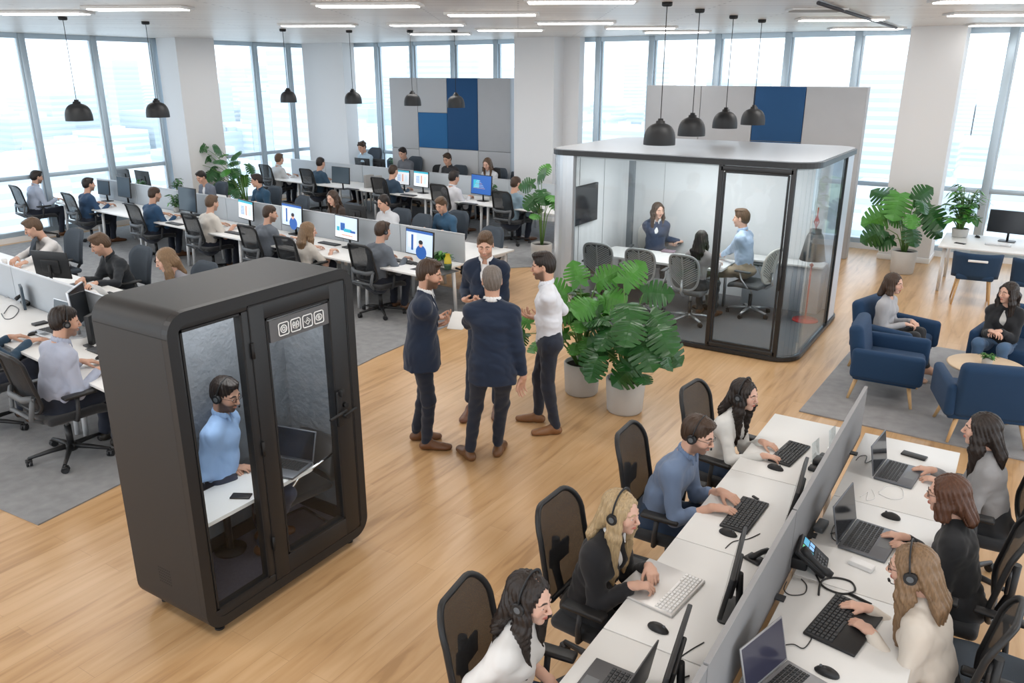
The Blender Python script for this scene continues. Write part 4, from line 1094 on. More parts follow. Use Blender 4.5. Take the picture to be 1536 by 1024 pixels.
plant('potted_monstera', L5, .2, .36, 6, 'leafy plant half hidden behind the left edge of the glass pod', seed=13, leafL=.26, light=.4, spread=.3, height=1.0, low=.5, fixed=fx)
# ================================================================== people: soft shapes grown from a skeleton
F32 = np.float32
def nv(v): return np.array(v, dtype=np.float64)
def unit(v): v = nv(v); return v / (np.linalg.norm(v) + 1e-12)
class Blob:
    def __init__(s): s.p = []
    def cap(s, a, b, ra, rb=None, k=.015, op='u'):
        a, b = nv(a), nv(b); rb = ra if rb is None else rb; L = b - a; L2 = max(L @ L, 1e-9); r = max(ra, rb)
        def f(P):
            q = P - a; t = np.clip(q @ L / L2, 0, 1); d = q - t[..., None] * L
            return np.sqrt((d * d).sum(-1)) - (ra + (rb - ra) * t)
        s.p.append((f, np.minimum(a, b) - r, np.maximum(a, b) + r, k, op)); return s
    def ell(s, c, r, Rm=None, k=.015, op='u'):
        c, r = nv(c), nv(r); Rm = np.eye(3) if Rm is None else Rm
        def f(P):
            q = (P - c) @ Rm; k0 = np.sqrt(((q / r) ** 2).sum(-1)); k1 = np.sqrt(((q / (r * r)) ** 2).sum(-1)) + 1e-9
            return k0 * (k0 - 1) / k1
        m = np.abs(Rm) @ r
        s.p.append((f, c - m, c + m, k, op)); return s
    def ecap(s, a, b, w0, w1, d0, d1, side, k=.015, op='u'):
        "tapered limb with an elliptic section: w along side, d across"
        a, b = nv(a), nv(b); ax = b - a; L = np.linalg.norm(ax) + 1e-9; ax = ax / L; sd = nv(side); sd = unit(sd - (sd @ ax) * ax); dp = np.cross(sd, ax)
        mr = max(w0, w1, d0, d1)
        def f(P):
            q = P - a; t0 = q @ ax; t = np.clip(t0, 0, L); e = t0 - t; t = t / L
            w = w0 + (w1 - w0) * t; d = d0 + (d1 - d0) * t; m = np.minimum(w, d)
            return (np.sqrt((q @ sd / w) ** 2 + (q @ dp / d) ** 2 + (e / m) ** 2) - 1) * m
        s.p.append((f, np.minimum(a, b) - mr, np.maximum(a, b) + mr, k, op)); return s
    def box(s, c, h, r, Rm=None, k=.005, op='u'):
        c, h = nv(c), nv(h); Rm = np.eye(3) if Rm is None else Rm
        def f(P):
            q = np.abs((P - c) @ Rm) - (h - r)
            return np.sqrt((np.maximum(q, 0) ** 2).sum(-1)) + np.minimum(q.max(-1), 0) - r
        m = np.abs(Rm) @ h
        s.p.append((f, c - m, c + m, k, op)); return s
    def mesh(s, h, wr=None, floor=None):
        lo = np.min([p[1] for p in s.p if p[4] == 'u'], 0) - 3 * h; hi = np.max([p[2] for p in s.p if p[4] == 'u'], 0) + 3 * h
        n = np.ceil((hi - lo) / h).astype(int) + 1
        D = np.full(n, .1, F32); gx = [lo[i] + h * np.arange(n[i]) for i in range(3)]
        for f, a, b, k, op in s.p:
            mg = k + 3 * h
            i0 = np.clip(np.floor((a - mg - lo) / h).astype(int), 0, n); i1 = np.clip(np.ceil((b + mg - lo) / h).astype(int) + 1, 0, n)
            if (i1 <= i0).any(): continue
            sl = tuple(slice(i0[i], i1[i]) for i in range(3))
            G = np.stack(np.meshgrid(*[gx[i][sl[i]] for i in range(3)], indexing='ij'), -1)
            d = f(G); c = D[sl]
            if op == 's': d = -d
            if op == 'u': hh = np.maximum(k - np.abs(c - d), 0) / k; D[sl] = np.minimum(c, d) - hh * hh * k * .25
            else: hh = np.maximum(k - np.abs(c - d), 0) / k; D[sl] = np.maximum(c, d) + hh * hh * k * .25
        if wr is not None:
            G = np.stack(np.meshgrid(*gx, indexing='ij'), -1); D = D + wr(G).astype(F32)
        if floor is not None:
            D = np.maximum(D, (floor - gx[2])[None, None, :].astype(F32))
        return snets(D, lo, h)
def snets(D, o, h):
    S = D < 0
    cs = [(i, j, k) for i in (0, 1) for j in (0, 1) for k in (0, 1)]
    N = np.array(D.shape) - 1
    cnt = sum(S[i:i + N[0], j:j + N[1], k:k + N[2]].astype(np.int8) for i, j, k in cs)
    I = np.argwhere((cnt > 0) & (cnt < 8))
    idx = np.full(N, -1, np.int64); idx[I[:, 0], I[:, 1], I[:, 2]] = np.arange(len(I))
    acc = np.zeros((len(I), 3)); num = np.zeros(len(I))
    for a in cs:
        for ax in range(3):
            if a[ax]: continue
            b = list(a); b[ax] = 1
            va = D[I[:, 0] + a[0], I[:, 1] + a[1], I[:, 2] + a[2]].astype(float); vb = D[I[:, 0] + b[0], I[:, 1] + b[1], I[:, 2] + b[2]].astype(float)
            m = (va < 0) != (vb < 0); t = np.where(m, va / np.where(m, va - vb, 1), 0)
            p = np.tile(np.array(a, float), (len(I), 1)); p[:, ax] += t
            acc += p * m[:, None]; num += m
    V = o + h * (I + acc / num[:, None]); Q = []
    for ax in range(3):
        u, v = (ax + 1) % 3, (ax + 2) % 3
        sa = [slice(None)] * 3; sb = [slice(None)] * 3; sa[ax] = slice(0, -1); sb[ax] = slice(1, None)
        A, B = S[tuple(sa)], S[tuple(sb)]; E = np.argwhere(A != B)
        if not len(E): continue
        ok = (E[:, u] > 0) & (E[:, v] > 0) & (E[:, u] < D.shape[u] - 1) & (E[:, v] < D.shape[v] - 1); E = E[ok]
        e1 = np.zeros(3, int); e1[u] = 1; e2 = np.zeros(3, int); e2[v] = 1
        g = lambda X: idx[X[:, 0], X[:, 1], X[:, 2]]
        q = np.stack([g(E - e1 - e2), g(E - e2), g(E), g(E - e1)], 1)
        fl = ~A[E[:, 0], E[:, 1], E[:, 2]]
        q[fl] = q[fl][:, ::-1]; Q.append(q)
    return V, np.concatenate(Q) if Q else np.zeros((0, 4), int)
def np_mesh(name, parts, mats, parent, smooth=True):
    "parts: list of (V, Q, material index, colours or None)"
    Vs, Qs, Ms, Cs, n = [], [], [], [], 0
    for V, Q, mi, col in parts:
        Vs.append(V); Qs.append(Q + n); Ms.append(np.full(len(Q), mi)); n += len(V)
        Cs.append(col if col is not None else np.tile([.5, .5, .5, 1.], (len(V), 1)))
    V = np.concatenate(Vs); Q = np.concatenate(Qs); me = bpy.data.meshes.new(name)
    me.vertices.add(len(V)); me.vertices.foreach_set('co', V.astype(F32).ravel())
    me.loops.add(len(Q) * 4); me.loops.foreach_set('vertex_index', Q.astype(np.int32).ravel())
    me.polygons.add(len(Q)); me.polygons.foreach_set('loop_start', np.arange(0, len(Q) * 4, 4, dtype=np.int32))
    me.polygons.foreach_set('loop_total', np.full(len(Q), 4, np.int32)) if False else None
    me.polygons.foreach_set('material_index', np.concatenate(Ms).astype(np.int32)); me.polygons.foreach_set('use_smooth', np.ones(len(Q), bool))
    if any(p[3] is not None for p in parts):
        ca = me.color_attributes.new('Col', 'FLOAT_COLOR', 'POINT'); ca.data.foreach_set('color', np.concatenate(Cs).astype(F32).ravel())
    me.update(calc_edges=True); me.validate()
    return link(name, me, mats, parent)
def uvball(c, r, n=10, m=8, Rm=None, y0=None):
    V = []; Q = []
    for j in range(m + 1):
        a = math.pi * j / m
        for i in range(n): V.append((math.sin(a) * math.cos(2 * math.pi * i / n), math.cos(a), math.sin(a) * math.sin(2 * math.pi * i / n)))
    for j in range(m):
        for i in range(n): Q.append((j * n + i, j * n + (i + 1) % n, (j + 1) * n + (i + 1) % n, (j + 1) * n + i))
    V = nv(V) * r; Rm = np.eye(3) if Rm is None else Rm
    return V @ Rm.T + nv(c), np.array(Q)

def skin_mat():
    m = mat('skin', (.6, .36, .27), .48, spec=.35, bump=.05, bscale=180); nt = m.node_tree; b = nt.nodes['Principled BSDF']
    a = nt.nodes.new('ShaderNodeAttribute'); a.attribute_name = 'Col'; nt.links.new(a.outputs['Color'], b.inputs['Base Color'])
    b.inputs['Subsurface Weight'].default_value = .08; b.inputs['Subsurface Radius'].default_value = (.02, .008, .004)
    return m
M['skin'] = skin_mat(); MM('eye_white', (.72, .70, .68), .2); MM('eye_iris', (.035, .022, .014), .15)
def hair_mat(name, c):
    if name in M: return M[name]
    m = mat(name, c, .42, spec=.45); nt = m.node_tree; b = nt.nodes['Principled BSDF']
    tc = nt.nodes.new('ShaderNodeTexCoord'); mp = nt.nodes.new('ShaderNodeMapping'); mp.inputs['Scale'].default_value = (1, 1, .12)
    n = nt.nodes.new('ShaderNodeTexNoise'); n.inputs['Scale'].default_value = 130; n.inputs['Detail'].default_value = 4
    nt.links.new(tc.outputs['Object'], mp.inputs[0]); nt.links.new(mp.outputs[0], n.inputs['Vector'])
    mx = nt.nodes.new('ShaderNodeMix'); mx.data_type = 'RGBA'; mx.inputs[6].default_value = tuple(x * .35 for x in c) + (1,); mx.inputs[7].default_value = tuple(min(1, x * 1.35) for x in c) + (1,)
    nt.links.new(n.outputs['Fac'], mx.inputs[0]); nt.links.new(mx.outputs[2], b.inputs['Base Color'])
    bp = nt.nodes.new('ShaderNodeBump'); bp.inputs['Strength'].default_value = .6; bp.inputs['Distance'].default_value = .004; nt.links.new(n.outputs['Fac'], bp.inputs['Height']); nt.links.new(bp.outputs[0], b.inputs['Normal'])
    M[name] = m; return m
HAIR = {'dark': (.022, .014, .011), 'brown': (.060, .034, .021), 'mid': (.12, .07, .04), 'chestnut': (.10, .040, .020), 'blonde': (.50, .36, .20), 'dblonde': (.25, .155, .085), 'grey': (.18, .15, .13)}
def cloth(name, c, rough=.85, var=.05, weave=420):
    k = 'cloth_' + name
    if k not in M: M[k] = mat(k, c, rough, bump=.12, bscale=weave, var=var, vscale=5, sheen=.15)
    return M[k]

def wrinkle(amp, seed=0, sc=1.):
    rr = np.random.default_rng(seed); W_ = [(unit(rr.normal(size=3)) * f * sc, rr.uniform(0, 6.28), a) for f, a in ((34, .5), (52, .35), (27, .5), (80, .2), (61, .25))]
    def f(G):
        s = 0; w = np.sin(G @ nv((9., 7, 11)) + seed)
        for v, ph, a in W_: s = s + a * np.sin(G @ v + ph + 1.5 * w)
        s = np.abs(s)
        return (.45 - s) * amp
    return f
def ik(S, W_, l1, l2, pole):
    S, W_ = nv(S), nv(W_); d = W_ - S; L = np.linalg.norm(d); mx = (l1 + l2) * .995
    if L > mx: W_ = S + d / L * mx; L = mx; d = W_ - S
    u = d / L; a = (l1 * l1 - l2 * l2 + L * L) / (2 * L); h = math.sqrt(max(l1 * l1 - a * a, 0)); p = nv(pole); p = unit(p - (p @ u) * u)
    return S + u * a + p * h, W_

def hand_shape(B, w, f, nrm, right, curl=.5, s=1., k=.006, spread=1., thumb=.6):
    f = unit(f); nrm = unit(nv(nrm) - (nv(nrm) @ f) * f); th = np.cross(f, nrm) * (1 if right else -1)
    w = nv(w)
    B.ecap(w - f * .02, w + f * .02 * s, .027 * s, .031 * s, .021 * s, .017 * s, th, k=.012)
    B.ecap(w + f * .018 * s, w + f * .078 * s, .034 * s, .039 * s, .0165 * s, .0125 * s, th, k=.012)
    B.ell(w + f * .035 * s + th * .024 * s + nrm * .006, nv((.018, .018, .018)) * s, k=.012)
    for i, (fo, so, ls) in enumerate([(.083, .0295, (.040, .024, .020)), (.088, .0100, (.044, .027, .021)), (.084, -.0100, (.041, .025, .021)), (.076, -.0285, (.032, .020, .018))]):
        p = w + (f * fo + th * so) * s; a = 0.; r = [.0095, .0085, .0078, .0068] if i < 3 else [.0085, .0076, .0068, .0060]
        for j, l in enumerate(ls):
            a += curl * (.75, .85, .6)[j] * (1 + .12 * i)
            d = f * math.cos(a) + nrm * math.sin(a) + th * (so * 3.0 * spread) * (1 if j == 0 else .6)
            q = p + unit(d) * l * s; B.cap(p, q, r[j] * s, r[j + 1] * s, k=.0025 if j else .006); p = q
    p = w + (f * .028 + th * .030 + nrm * .004) * s; d = unit(f * .75 + th * .62 + nrm * .25 * (1 + thumb))
    for j, (l, r0, r1) in enumerate(((.034, .0135, .011), (.028, .0108, .0095), (.022, .0095, .0078))):
        q = p + d * l * s; B.cap(p, q, r0 * s, r1 * s, k=.008 if j == 0 else .003); p = q; d = unit(d + f * .22 - th * .22 * thumb + nrm * .1)

def head_shape(B, T, fem):
    "T maps head space (x right, y forward, z up) to person space: (matrix, origin, scale)"
    Rm, o, s = T; P = lambda x, y, z: Rm @ (nv((x, y, z)) * s) + o
    E = lambda c, r, k=.02, op='u': B.ell(P(*c), nv(r) * s, Rm, k * s, op)
    E((0, -.014, .038), (.0735, .094, .083)); E((0, .028, -.005), (.062, .062, .075), .03)
    jw = .046 if fem else .052
    E((0, .026, -.062), (jw, .055, .046), .03); E((0, .066, -.094), (.020 if fem else .025, .018, .017), .022)
    for x in (-1, 1):
        E((x * .040, .062, -.022), (.020, .020, .022), .025)                 # cheeks
        E((x * .0305, .098, .010), (.0165, .016, .0105), .012, 's')           # eye sockets
        B.ell(P(x * .0305, .0790, .0118), nv((.0165, .0130, .0085)) * s, Rm, .003, 'u')   # upper lids
        B.ell(P(x * .0305, .0775, -.0020), nv((.0155, .0120, .0060)) * s, Rm, .003, 'u')
        B.cap(P(x * .012, .089, .025), P(x * .047, .076, .028), .0075 * s, .005 * s, .010 * s)   # brows
        B.ell(P(x * .0765, -.006, .000), nv((.0065, .017, .031)) * s, Rm @ rotm('Z', x * -18) @ rotm('X', -8), .006 * s)  # ears
        B.ell(P(x * .0815, .002, .003), nv((.004, .008, .014)) * s, Rm, .003 * s, 's')
        B.ell(P(x * .0105, .097, -.031), nv((.0075, .009, .007)) * s, Rm, .006 * s)      # nostrils
    B.cap(P(0, .088, .018), P(0, .1105, -.024), .0068 * s, .0100 * s, .010 * s)
    for z, w_ in ((-.0545, .0195), (-.0635, .0165)):
        B.cap(P(-w_, .0835, z), P(0, .0925, z + .001), .0035 * s, .0062 * s, .005 * s); B.cap(P(w_, .0835, z), P(0, .0925, z + .001), .0035 * s, .0062 * s, .005 * s)
def rotm(ax, deg): return nv(Matrix.Rotation(R(deg), 3, ax))
def head_colors(V, T, skin, hairc, beard, fem, far):
    Rm, o, s = T; q = ((V - o) @ Rm) / s; x, y, z = q[:, 0], q[:, 1], q[:, 2]; n = len(V)
    C_ = np.tile(nv(skin), (n, 1))
    def blend(w_, c): nonlocal C_; w_ = np.clip(w_, 0, 1)[:, None]; C_ = C_ * (1 - w_) + nv(c) * w_
    fr = y > .045
    blend(np.exp(-(((np.abs(x) - .042) / .02) ** 2 + ((z + .022) / .02) ** 2)) * .35 * fr, nv(skin) * (1.02, .74, .70))
    lipc = nv(skin) * ((.80, .42, .42) if fem else (.86, .62, .60))
    blend((1 - (((x) / .0225) ** 2 + ((z + .059) / .0105) ** 2)) * 3 * (y > .07), lipc)
    blend((1 - ((x / .024) ** 2 + ((z + .0592) / .0016) ** 2)) * 1.2 * (y > .07), lipc * .55)
    bz = .030 + .06 * (np.abs(x) - .03) * -1 - .8 * (np.abs(x) - .028) ** 2 * 20
    blend((1 - np.abs(z - bz) / (.0052 if fem else .0068)) * 2.2 * (np.abs(x) > .011) * (np.abs(x) < .050) * fr, nv(hairc) * .8)
    if far: blend((1 - (((np.abs(x) - .0305) / .015) ** 2 + ((z - .006) / .0065) ** 2)) * 2.0 * fr, nv((.10, .06, .045)))
    if beard > 0:
        m = (z < -.035 - .6 * np.maximum(0, .03 - y) * 0) & (y > -.01) & (z > -.125)
        w_ = np.clip((-.030 - z + .30 * np.maximum(0, .055 - y)) / .018, 0, 1) * np.clip((y + .012) / .02, 0, 1) * np.clip((.135 + z) / .02, 0, 1)
        must = np.clip(1 - np.abs(z + .0475) / .0055, 0, 1) * (np.abs(x) < .028) * (y > .07)
        mouth = (((x) / .0225) ** 2 + ((z + .059) / .009) ** 2) < 1
        w_ = np.maximum(w_, must) * ~mouth
        blend(w_ * beard, nv(hairc))
    return np.concatenate([C_, np.ones((n, 1))], 1)

def hair_shape(B, T, style, J, fem):
    Rm, o, s = T; P = lambda x, y, z: Rm @ (nv((x, y, z)) * s) + o
    E = lambda c, r, k=.02, op='u': B.ell(P(*c), nv(r) * s, Rm, k * s, op)
    back, dn = J['back'], nv((0, 0, -1)); side = J['side']
    if style in ('short', 'crop', 'quiff', 'curly'):
        g = .004 if style == 'crop' else .007
        E((0, -.016, .040), (.0735 + g, .095 + g, .084 + g)); E((0, -.045, -.005), (.066 + g * .6, .060 + g * .7, .07))
        if style != 'curly': E((0, -.008, .078), (.070, .088, .058 if style != 'crop' else .052), .015)
        if style in ('quiff', 'short'): E((.008, .048, .108), (.050, .045, .026 if style == 'quiff' else .018), .02)
        if style == 'quiff': E((-.01, .0, .118), (.06, .07, .02), .02)
        if style == 'curly':
            for k in range(22):
                a = k * 2.4; zz = .06 + .07 * ((k * 7) % 10) / 10; rr = math.sqrt(max(0, 1 - ((zz - .04) / .1) ** 2))
                E((.082 * rr * math.cos(a), -.016 + .10 * rr * math.sin(a), zz), (.02, .02, .02), .008)
        # face opening, nape and ears
        E((0, .105, -.020), (.074, .066, .104), .006, 's'); E((0, .070, -.085), (.1, .09, .070), .01, 's'); E((0, -.03, -.125), (.12, .12, .068), .012, 's')
        for x in (-1, 1): E((x * .094, .006, -.010), (.030, .026, .045), .006, 's')
    else:
        vol = 1.0 if style != 'bob' else 1.06
        E((0, -.020, .038), (.084 * vol, .104, .096)); E((0, -.05, -.02), (.080 * vol, .064, .09))
        if style in ('long', 'bob', 'wavy', 'straight'):
            L = {'long': .30, 'straight': .33, 'wavy': .30, 'bob': .10}[style]
            for x in (-1, 1):
                a = P(x * .068, .018, .05); b = P(x * .080, .012, -.05)
                sh = b + dn * .06 + nv(side) * x * .008
                B.ecap(a, b, .036, .040, .020, .021, Rm[:, 1], .02)
                B.ecap(b, sh, .040, .042, .021, .024, Rm[:, 1], .02)
                if L > .15:
                    e = nv(J['sh_r' if x > 0 else 'sh_l']) * .35 + nv(J['neck']) * .65 + nv(J['fwd']) * .055 + dn * (L - .17) + nv(side) * x * .02
                    e2 = e + dn * .06 + nv(J['fwd']) * .01
                    B.ecap(sh, e, .042, .036, .024, .022, Rm[:, 1], .025); B.cap(e, e2, .030, .010, .02)
            a = P(0, -.085, -.03); b = nv(J['neck']) + nv(back) * .085 + dn * (.02 if L > .15 else -.01)
            B.ecap(a, b, .080, .085, .045, .035, side, .03)
            if L > .15: B.ecap(b, b + (dn + nv(back) * .12) * (L - .16), .088, .060, .032, .018, side, .03)
        if style == 'tied':
            a = P(0, -.10, .01); B.ell(a, nv((.032, .032, .032)), k=.015); B.ecap(a, P(0, -.135, -.10), .026, .012, .024, .012, side, .015)
        # face opening
        E((0, .115, -.008), (.064, .080, .108), .008, 's')
        E((0, .075, .158), (.006, .12, .05), .012, 's'); E((0, .085, -.085), (.052, .075, .075), .01, 's')
        if style == 'tied':
            E((0, .070, -.085), (.1, .09, .070), .01, 's'); E((0, -.03, -.13), (.12, .12, .060), .012, 's')
            for x in (-1, 1): E((x * .096, .010, -.022), (.026, .028, .045), .006, 's')

NPERS = [0]
def person(label, x, y, face, sit=True, z0=0., sc=1., fem=False, lean=8, side_lean=0, head=(0, 8, 0), hands=None, hf=(None, None), curl=(.45, .45), feet=None, hair=('short', 'dark'), skin=(.62, .37, .27), beard=0., glasses=False,
           outfit='shirt', top=(.3, .4, .6), inner=(.8, .8, .8), pants=(.012, .016, .03), shoes=(.12, .05, .02), sleeve='long', q=1., group=None, twist=0, hip=.50, knees=None, elbow=(None, None), palm=(None, None), shoe=True, open_=.5, ref=None, cross=False, world=True, headset=None):
    NPERS[0] += 1; seed = NPERS[0]
    far = q > 1.4; rz = math.atan2(-math.sin(R(face)), math.cos(R(face))) if False else R(face)
    for _pass in (0, 1):
        S = sc * (.95 if fem else 1.)
        hipz = (hip if sit else .93 * S); hw = .088 * S
        pel = nv((0, 0, hipz + .02)); ln = R(lean); sl = R(side_lean); tw = R(twist)
        up1 = unit((math.sin(sl) * .8, math.sin(ln * .8), math.cos(ln * .8))); up2 = unit((math.sin(sl), math.sin(ln * 1.15), math.cos(ln * 1.15)))
        waist = pel + up1 * .17 * S; chest = waist + up2 * .17 * S; shc = chest + up2 * .11 * S; neck = shc + up2 * .045 * S
        side = nv((math.cos(tw), math.sin(tw), 0)); fwd = unit(np.cross(up2, side)); sw = (.136 if fem else .150) * S
        side = unit(np.cross(fwd, up2))
        shr, shl = shc + side * sw - up2 * .042, shc - side * sw - up2 * .042
        hy, hp, hr_ = head
        Rh = nv(Matrix.Rotation(R(hy), 3, 'Z') @ Matrix.Rotation(R(-hp), 3, 'X') @ Matrix.Rotation(R(hr_), 3, 'Y'))
        nk = neck + unit(up2 + nv((0, .15, 0))) * .085 * S
        ho = nk + Rh @ nv((0, .018, .070)) * S; T = (Rh, ho, S * (.97 if not fem else .98))
        if _pass == 0:
            if ref is not None:
                rx, ry = ref[0], ref[1]; d = cf + cr * ((rx - 768) / FPX) + cu * (-(ry - 512) / FPX); cz, sz = math.cos(rz), math.sin(rz)
                if len(ref) > 2:          # depth given: the seat height follows within reason
                    Yh = ref[2]; zt = HCAM + d.z * Yh / d.y; hip = min(.66, max(.38, hip + zt - (ho[2] + z0)))
                    t = Yh / d.y; ox, oy = cz * ho[0] - sz * ho[1], sz * ho[0] + cz * ho[1]; x, y = d.x * t - ox, Yh - oy
                else:
                    t = (ho[2] + z0 - HCAM) / d.z; ox, oy = cz * ho[0] - sz * ho[1], sz * ho[0] + cz * ho[1]; x, y = d.x * t - ox, d.y * t - oy
    x, y = float(x), float(y)
    root = empty('person', (x, y, z0), rz, label, 'person', group); root['hip'] = round(float(hip), 3)
    cz, sz = math.cos(rz), math.sin(rz)
    def loc(p):            # world -> local
        p = nv(p) - nv((x, y, z0)); return nv((p[0] * cz + p[1] * sz, -p[0] * sz + p[1] * cz, p[2]))
    def locd(v): v = nv(v); return nv((v[0] * cz + v[1] * sz, -v[0] * sz + v[1] * cz, v[2]))
    J = dict(back=-fwd, side=side, neck=neck, fwd=fwd, sh_r=shr, sh_l=shl)
    def footpt(f_):
        if f_[0] == 'px':
            p = loc(at(f_[1], f_[2], z0)); return nv((p[0], p[1], 0, rz - R(f_[3])))
        return nv(f_)
    # arms
    la, lf = .285 * S, .255 * S; arms = []
    for i, (sh, rt) in enumerate(((shl, False), (shr, True))):
        sg = 1 if rt else -1
        if hands and hands[i] is not None: tgt = loc(hands[i]) if world else nv(hands[i])
        elif sit: tgt = nv((sg * .16, .42, .70))
        else: tgt = nv((sg * .24, .06, .80))
        if hf[i] is not None: f = unit(locd(hf[i]) if world else nv(hf[i]))
        else:
            f = tgt - sh; f[2] *= .25; f = unit(f + nv((-sg * .12, 0, 0)))
        wr = tgt - f * .085 * S
        pole = nv(elbow[i]) if elbow[i] is not None else nv((sg * .34, -.55, -.8))
        el, wr = ik(sh, wr, la, lf, pole)
        nrm = nv(palm[i]) if palm[i] is not None else nv((0, 0, -1.))
        arms.append((sh, el, wr, f, nrm, rt, curl[i]))
    # legs
    legs = []
    for i, sg in enumerate((-1, 1)):
        hj = nv((sg * hw, .0, hipz)); ft = footpt(feet[i]) if feet is not None and feet[i] is not None else (nv((sg * .11, .46, 0)) if sit else nv((sg * .10, .0, 0)))
        ank = nv((ft[0], ft[1] - .03, ft[2] + .085)); pole = nv(knees[i]) if knees is not None else nv((sg * .12, 1, .9 if sit else 0))
        kn, ank = ik(hj, ank, .44 * S, .425 * S, pole); dr = nv((sg * .18, 1, 0)) if feet is None or len(ft) < 4 else nv((math.sin(ft[3]), math.cos(ft[3]), 0))
        legs.append((hj, kn, ank, ft, unit(dr)))
    hh, hd, hc, hr2 = (.0044 * q, .0036 * q, .0095 * q, .0062 * q)
    # ---------------- body
    parts = []
    B = Blob(); head_shape(B, T, fem)
    B.ecap(neck - up2 * .03, nk + Rh @ nv((0, .0, -.0)), (.048 if fem else .058) * S, (.044 if fem else .053) * S, (.048 if fem else .055) * S, (.046 if fem else .052) * S, side, .03)
    B.ecap(nk, ho + Rh @ nv((0, -.02, -.03)) * S, .044 * S, .050 * S, .046 * S, .052 * S, side, .03)
    B.ecap(neck - side * .09 * S - up2 * .045, neck + side * .09 * S - up2 * .045, .04, .04, .045, .045, up2, .03)
    V, Q = B.mesh(hh); hairc = HAIR[hair[1]]
    parts.append((V, Q, 0, head_colors(V, T, skin, hairc, beard, fem, far)))
    sk4 = np.array([*skin, 1.])
    for (sh, el, wr, f, nrm, rt, cu_) in arms:
        B = Blob(); hand_shape(B, wr, f, nrm, rt, cu_, S * (.92 if fem else 1.0), spread=open_)
        B.cap(wr + (el - wr) * .28, wr, .030 * S, .023 * S, .012)
        V, Q = B.mesh(hd); c = np.tile(sk4, (len(V), 1)); parts.append((V, Q, 0, c))
    B = Blob()
    B.ecap(pel, waist, .12 * S, .09 * S, .07 * S, .06 * S, side, .04).ecap(waist, chest, .09 * S, .12 * S, .06 * S, .07 * S, side, .04).ecap(chest, shc, .12 * S, .09 * S, .07 * S, .045 * S, side, .04)
    ai = .0 if sleeve in ('short', 'rolled') else .008
    for (sh, el, wr, f, nrm, rt, cu_) in arms:
        B.cap(sh, el, .045 * S - ai, .037 * S - ai, .02).cap(el, wr, (.036 if not fem else .031) * S - ai, .024 * S - ai * .5, .012)
    for hj, kn, ank, ft, dr in legs: B.cap(hj, kn, .06 * S, .045 * S, .02).cap(kn, ank, .042 * S, .03 * S, .02)
    V, Q = B.mesh(max(hc * .9, .0085)); parts.append((V, Q, 0, np.tile(sk4, (len(V), 1))))
    if not far:
        Rm, o_, s_ = T
        for sg in (-1, 1):
            c = Rm @ (nv((sg * .0305, .0775, .0055)) * s_) + o_
            V, Q = uvball(c, .0118 * s_, Rm=Rm); parts.append((V, Q, 1, np.tile([.5] * 4, (len(V), 1))))
            V, Q = uvball(c + Rm @ nv((0, .0072 * s_, .0)), .0060 * s_, Rm=Rm); parts.append((V, Q, 2, np.tile([.5] * 4, (len(V), 1))))
    np_mesh('body', parts, [M['skin'], M['eye_white'], M['eye_iris']], root)
    # ---------------- hair
    B = Blob(); hair_shape(B, T, hair[0], J, fem)
    hs = 1 if hair[0] in ('long', 'straight', 'wavy', 'bob') else 0
    def strands(G):
        q_ = (G - ho); a = np.arctan2(q_ @ fwd, q_ @ side)
        return np.sin(a * 23 + 9 * np.sin(q_[..., 2] * (5 if hair[0] != 'wavy' else 20))) * (.0028 if hs else .0022) + np.sin(a * 51 + q_[..., 2] * 30) * .0012
    V, Q = B.mesh(hr2, strands); np_mesh('hair', [(V, Q, 0, None)], [hair_mat('hair_' + hair[1], hairc)], root)
    # ---------------- upper garment
    def torso(B, g, low=.0, jacket=False):
        if fem:
            B.ecap(pel - up1 * (.03 + low), waist, .158 * S + g, .118 * S + g, .108 * S + g, .090 * S + g, side, .05); B.ecap(waist, chest, .118 * S + g, .142 * S + g, .090 * S + g, .098 * S + g, side, .05)
            B.ecap(chest, shc - up2 * .02, .142 * S + g, .115 * S + g, .094 * S + g, .055 * S + g, side, .04)
            for sg in (-1, 1): B.ell(chest + side * sg * .062 * S + fwd * .070 * S - up2 * .015, (.052 * S + g * .4,) * 3, k=.04)
        else:
            B.ecap(pel - up1 * (.03 + low), waist, .148 * S + g, .134 * S + g, .110 * S + g, .102 * S + g, side, .05); B.ecap(waist, chest, .132 * S + g, .152 * S + g, .100 * S + g, .106 * S + g, side, .05)
            B.ecap(chest, shc - up2 * .02, .150 * S + g, .115 * S + g, .104 * S + g, .055 * S + g, side, .04)
        for s_, q_ in ((shl, -1), (shr, 1)): B.cap(chest + side * q_ * .075 * S + up2 * .02, s_ - up2 * .015, .052 * S + g, .040 * S + g, .06)
        B.cap(shl, shc, .046 * S + g, .05 * S + g, .03).cap(shr, shc, .046 * S + g, .05 * S + g, .03)
        B.cap(shl, neck - side * .035 * S - up2 * .01, .040 * S + g, .034 * S + g, .035).cap(shr, neck + side * .035 * S - up2 * .01, .040 * S + g, .034 * S + g, .035)
    def sleeves(B, g, upto='long', k=.06):
        for (sh, el, wr, f, nrm, rt, cu_) in arms:
            u0 = .049 * S if not fem else .043 * S
            if upto == 'short':
                e = sh + (el - sh) * .72; B.cap(sh, e, u0 + g, .050 * S + g, k)
            else:
                B.cap(sh, el, u0 + g, .042 * S + g, k)
                w_ = wr + (el - wr) * ({'long': .10, 'rolled': .52, 'jacket': .20}[upto])
                B.cap(el, w_, .042 * S + g, (.030 if upto != 'rolled' else .040) * S + g, .02)
    topm = cloth('%02x%02x%02x' % tuple(int(c * 255) for c in top), top)
    tname = {'shirt': 'shirt', 'sweater': 'sweater', 'tee': 't_shirt', 'jacket': 'shirt', 'cardigan': 'top'}[outfit]
    nkb = neck + fwd * .012
    wr_ = wrinkle(.0055 if outfit != 'sweater' else .0045, seed, 1.3)
    inn = outfit in ('jacket', 'cardigan')
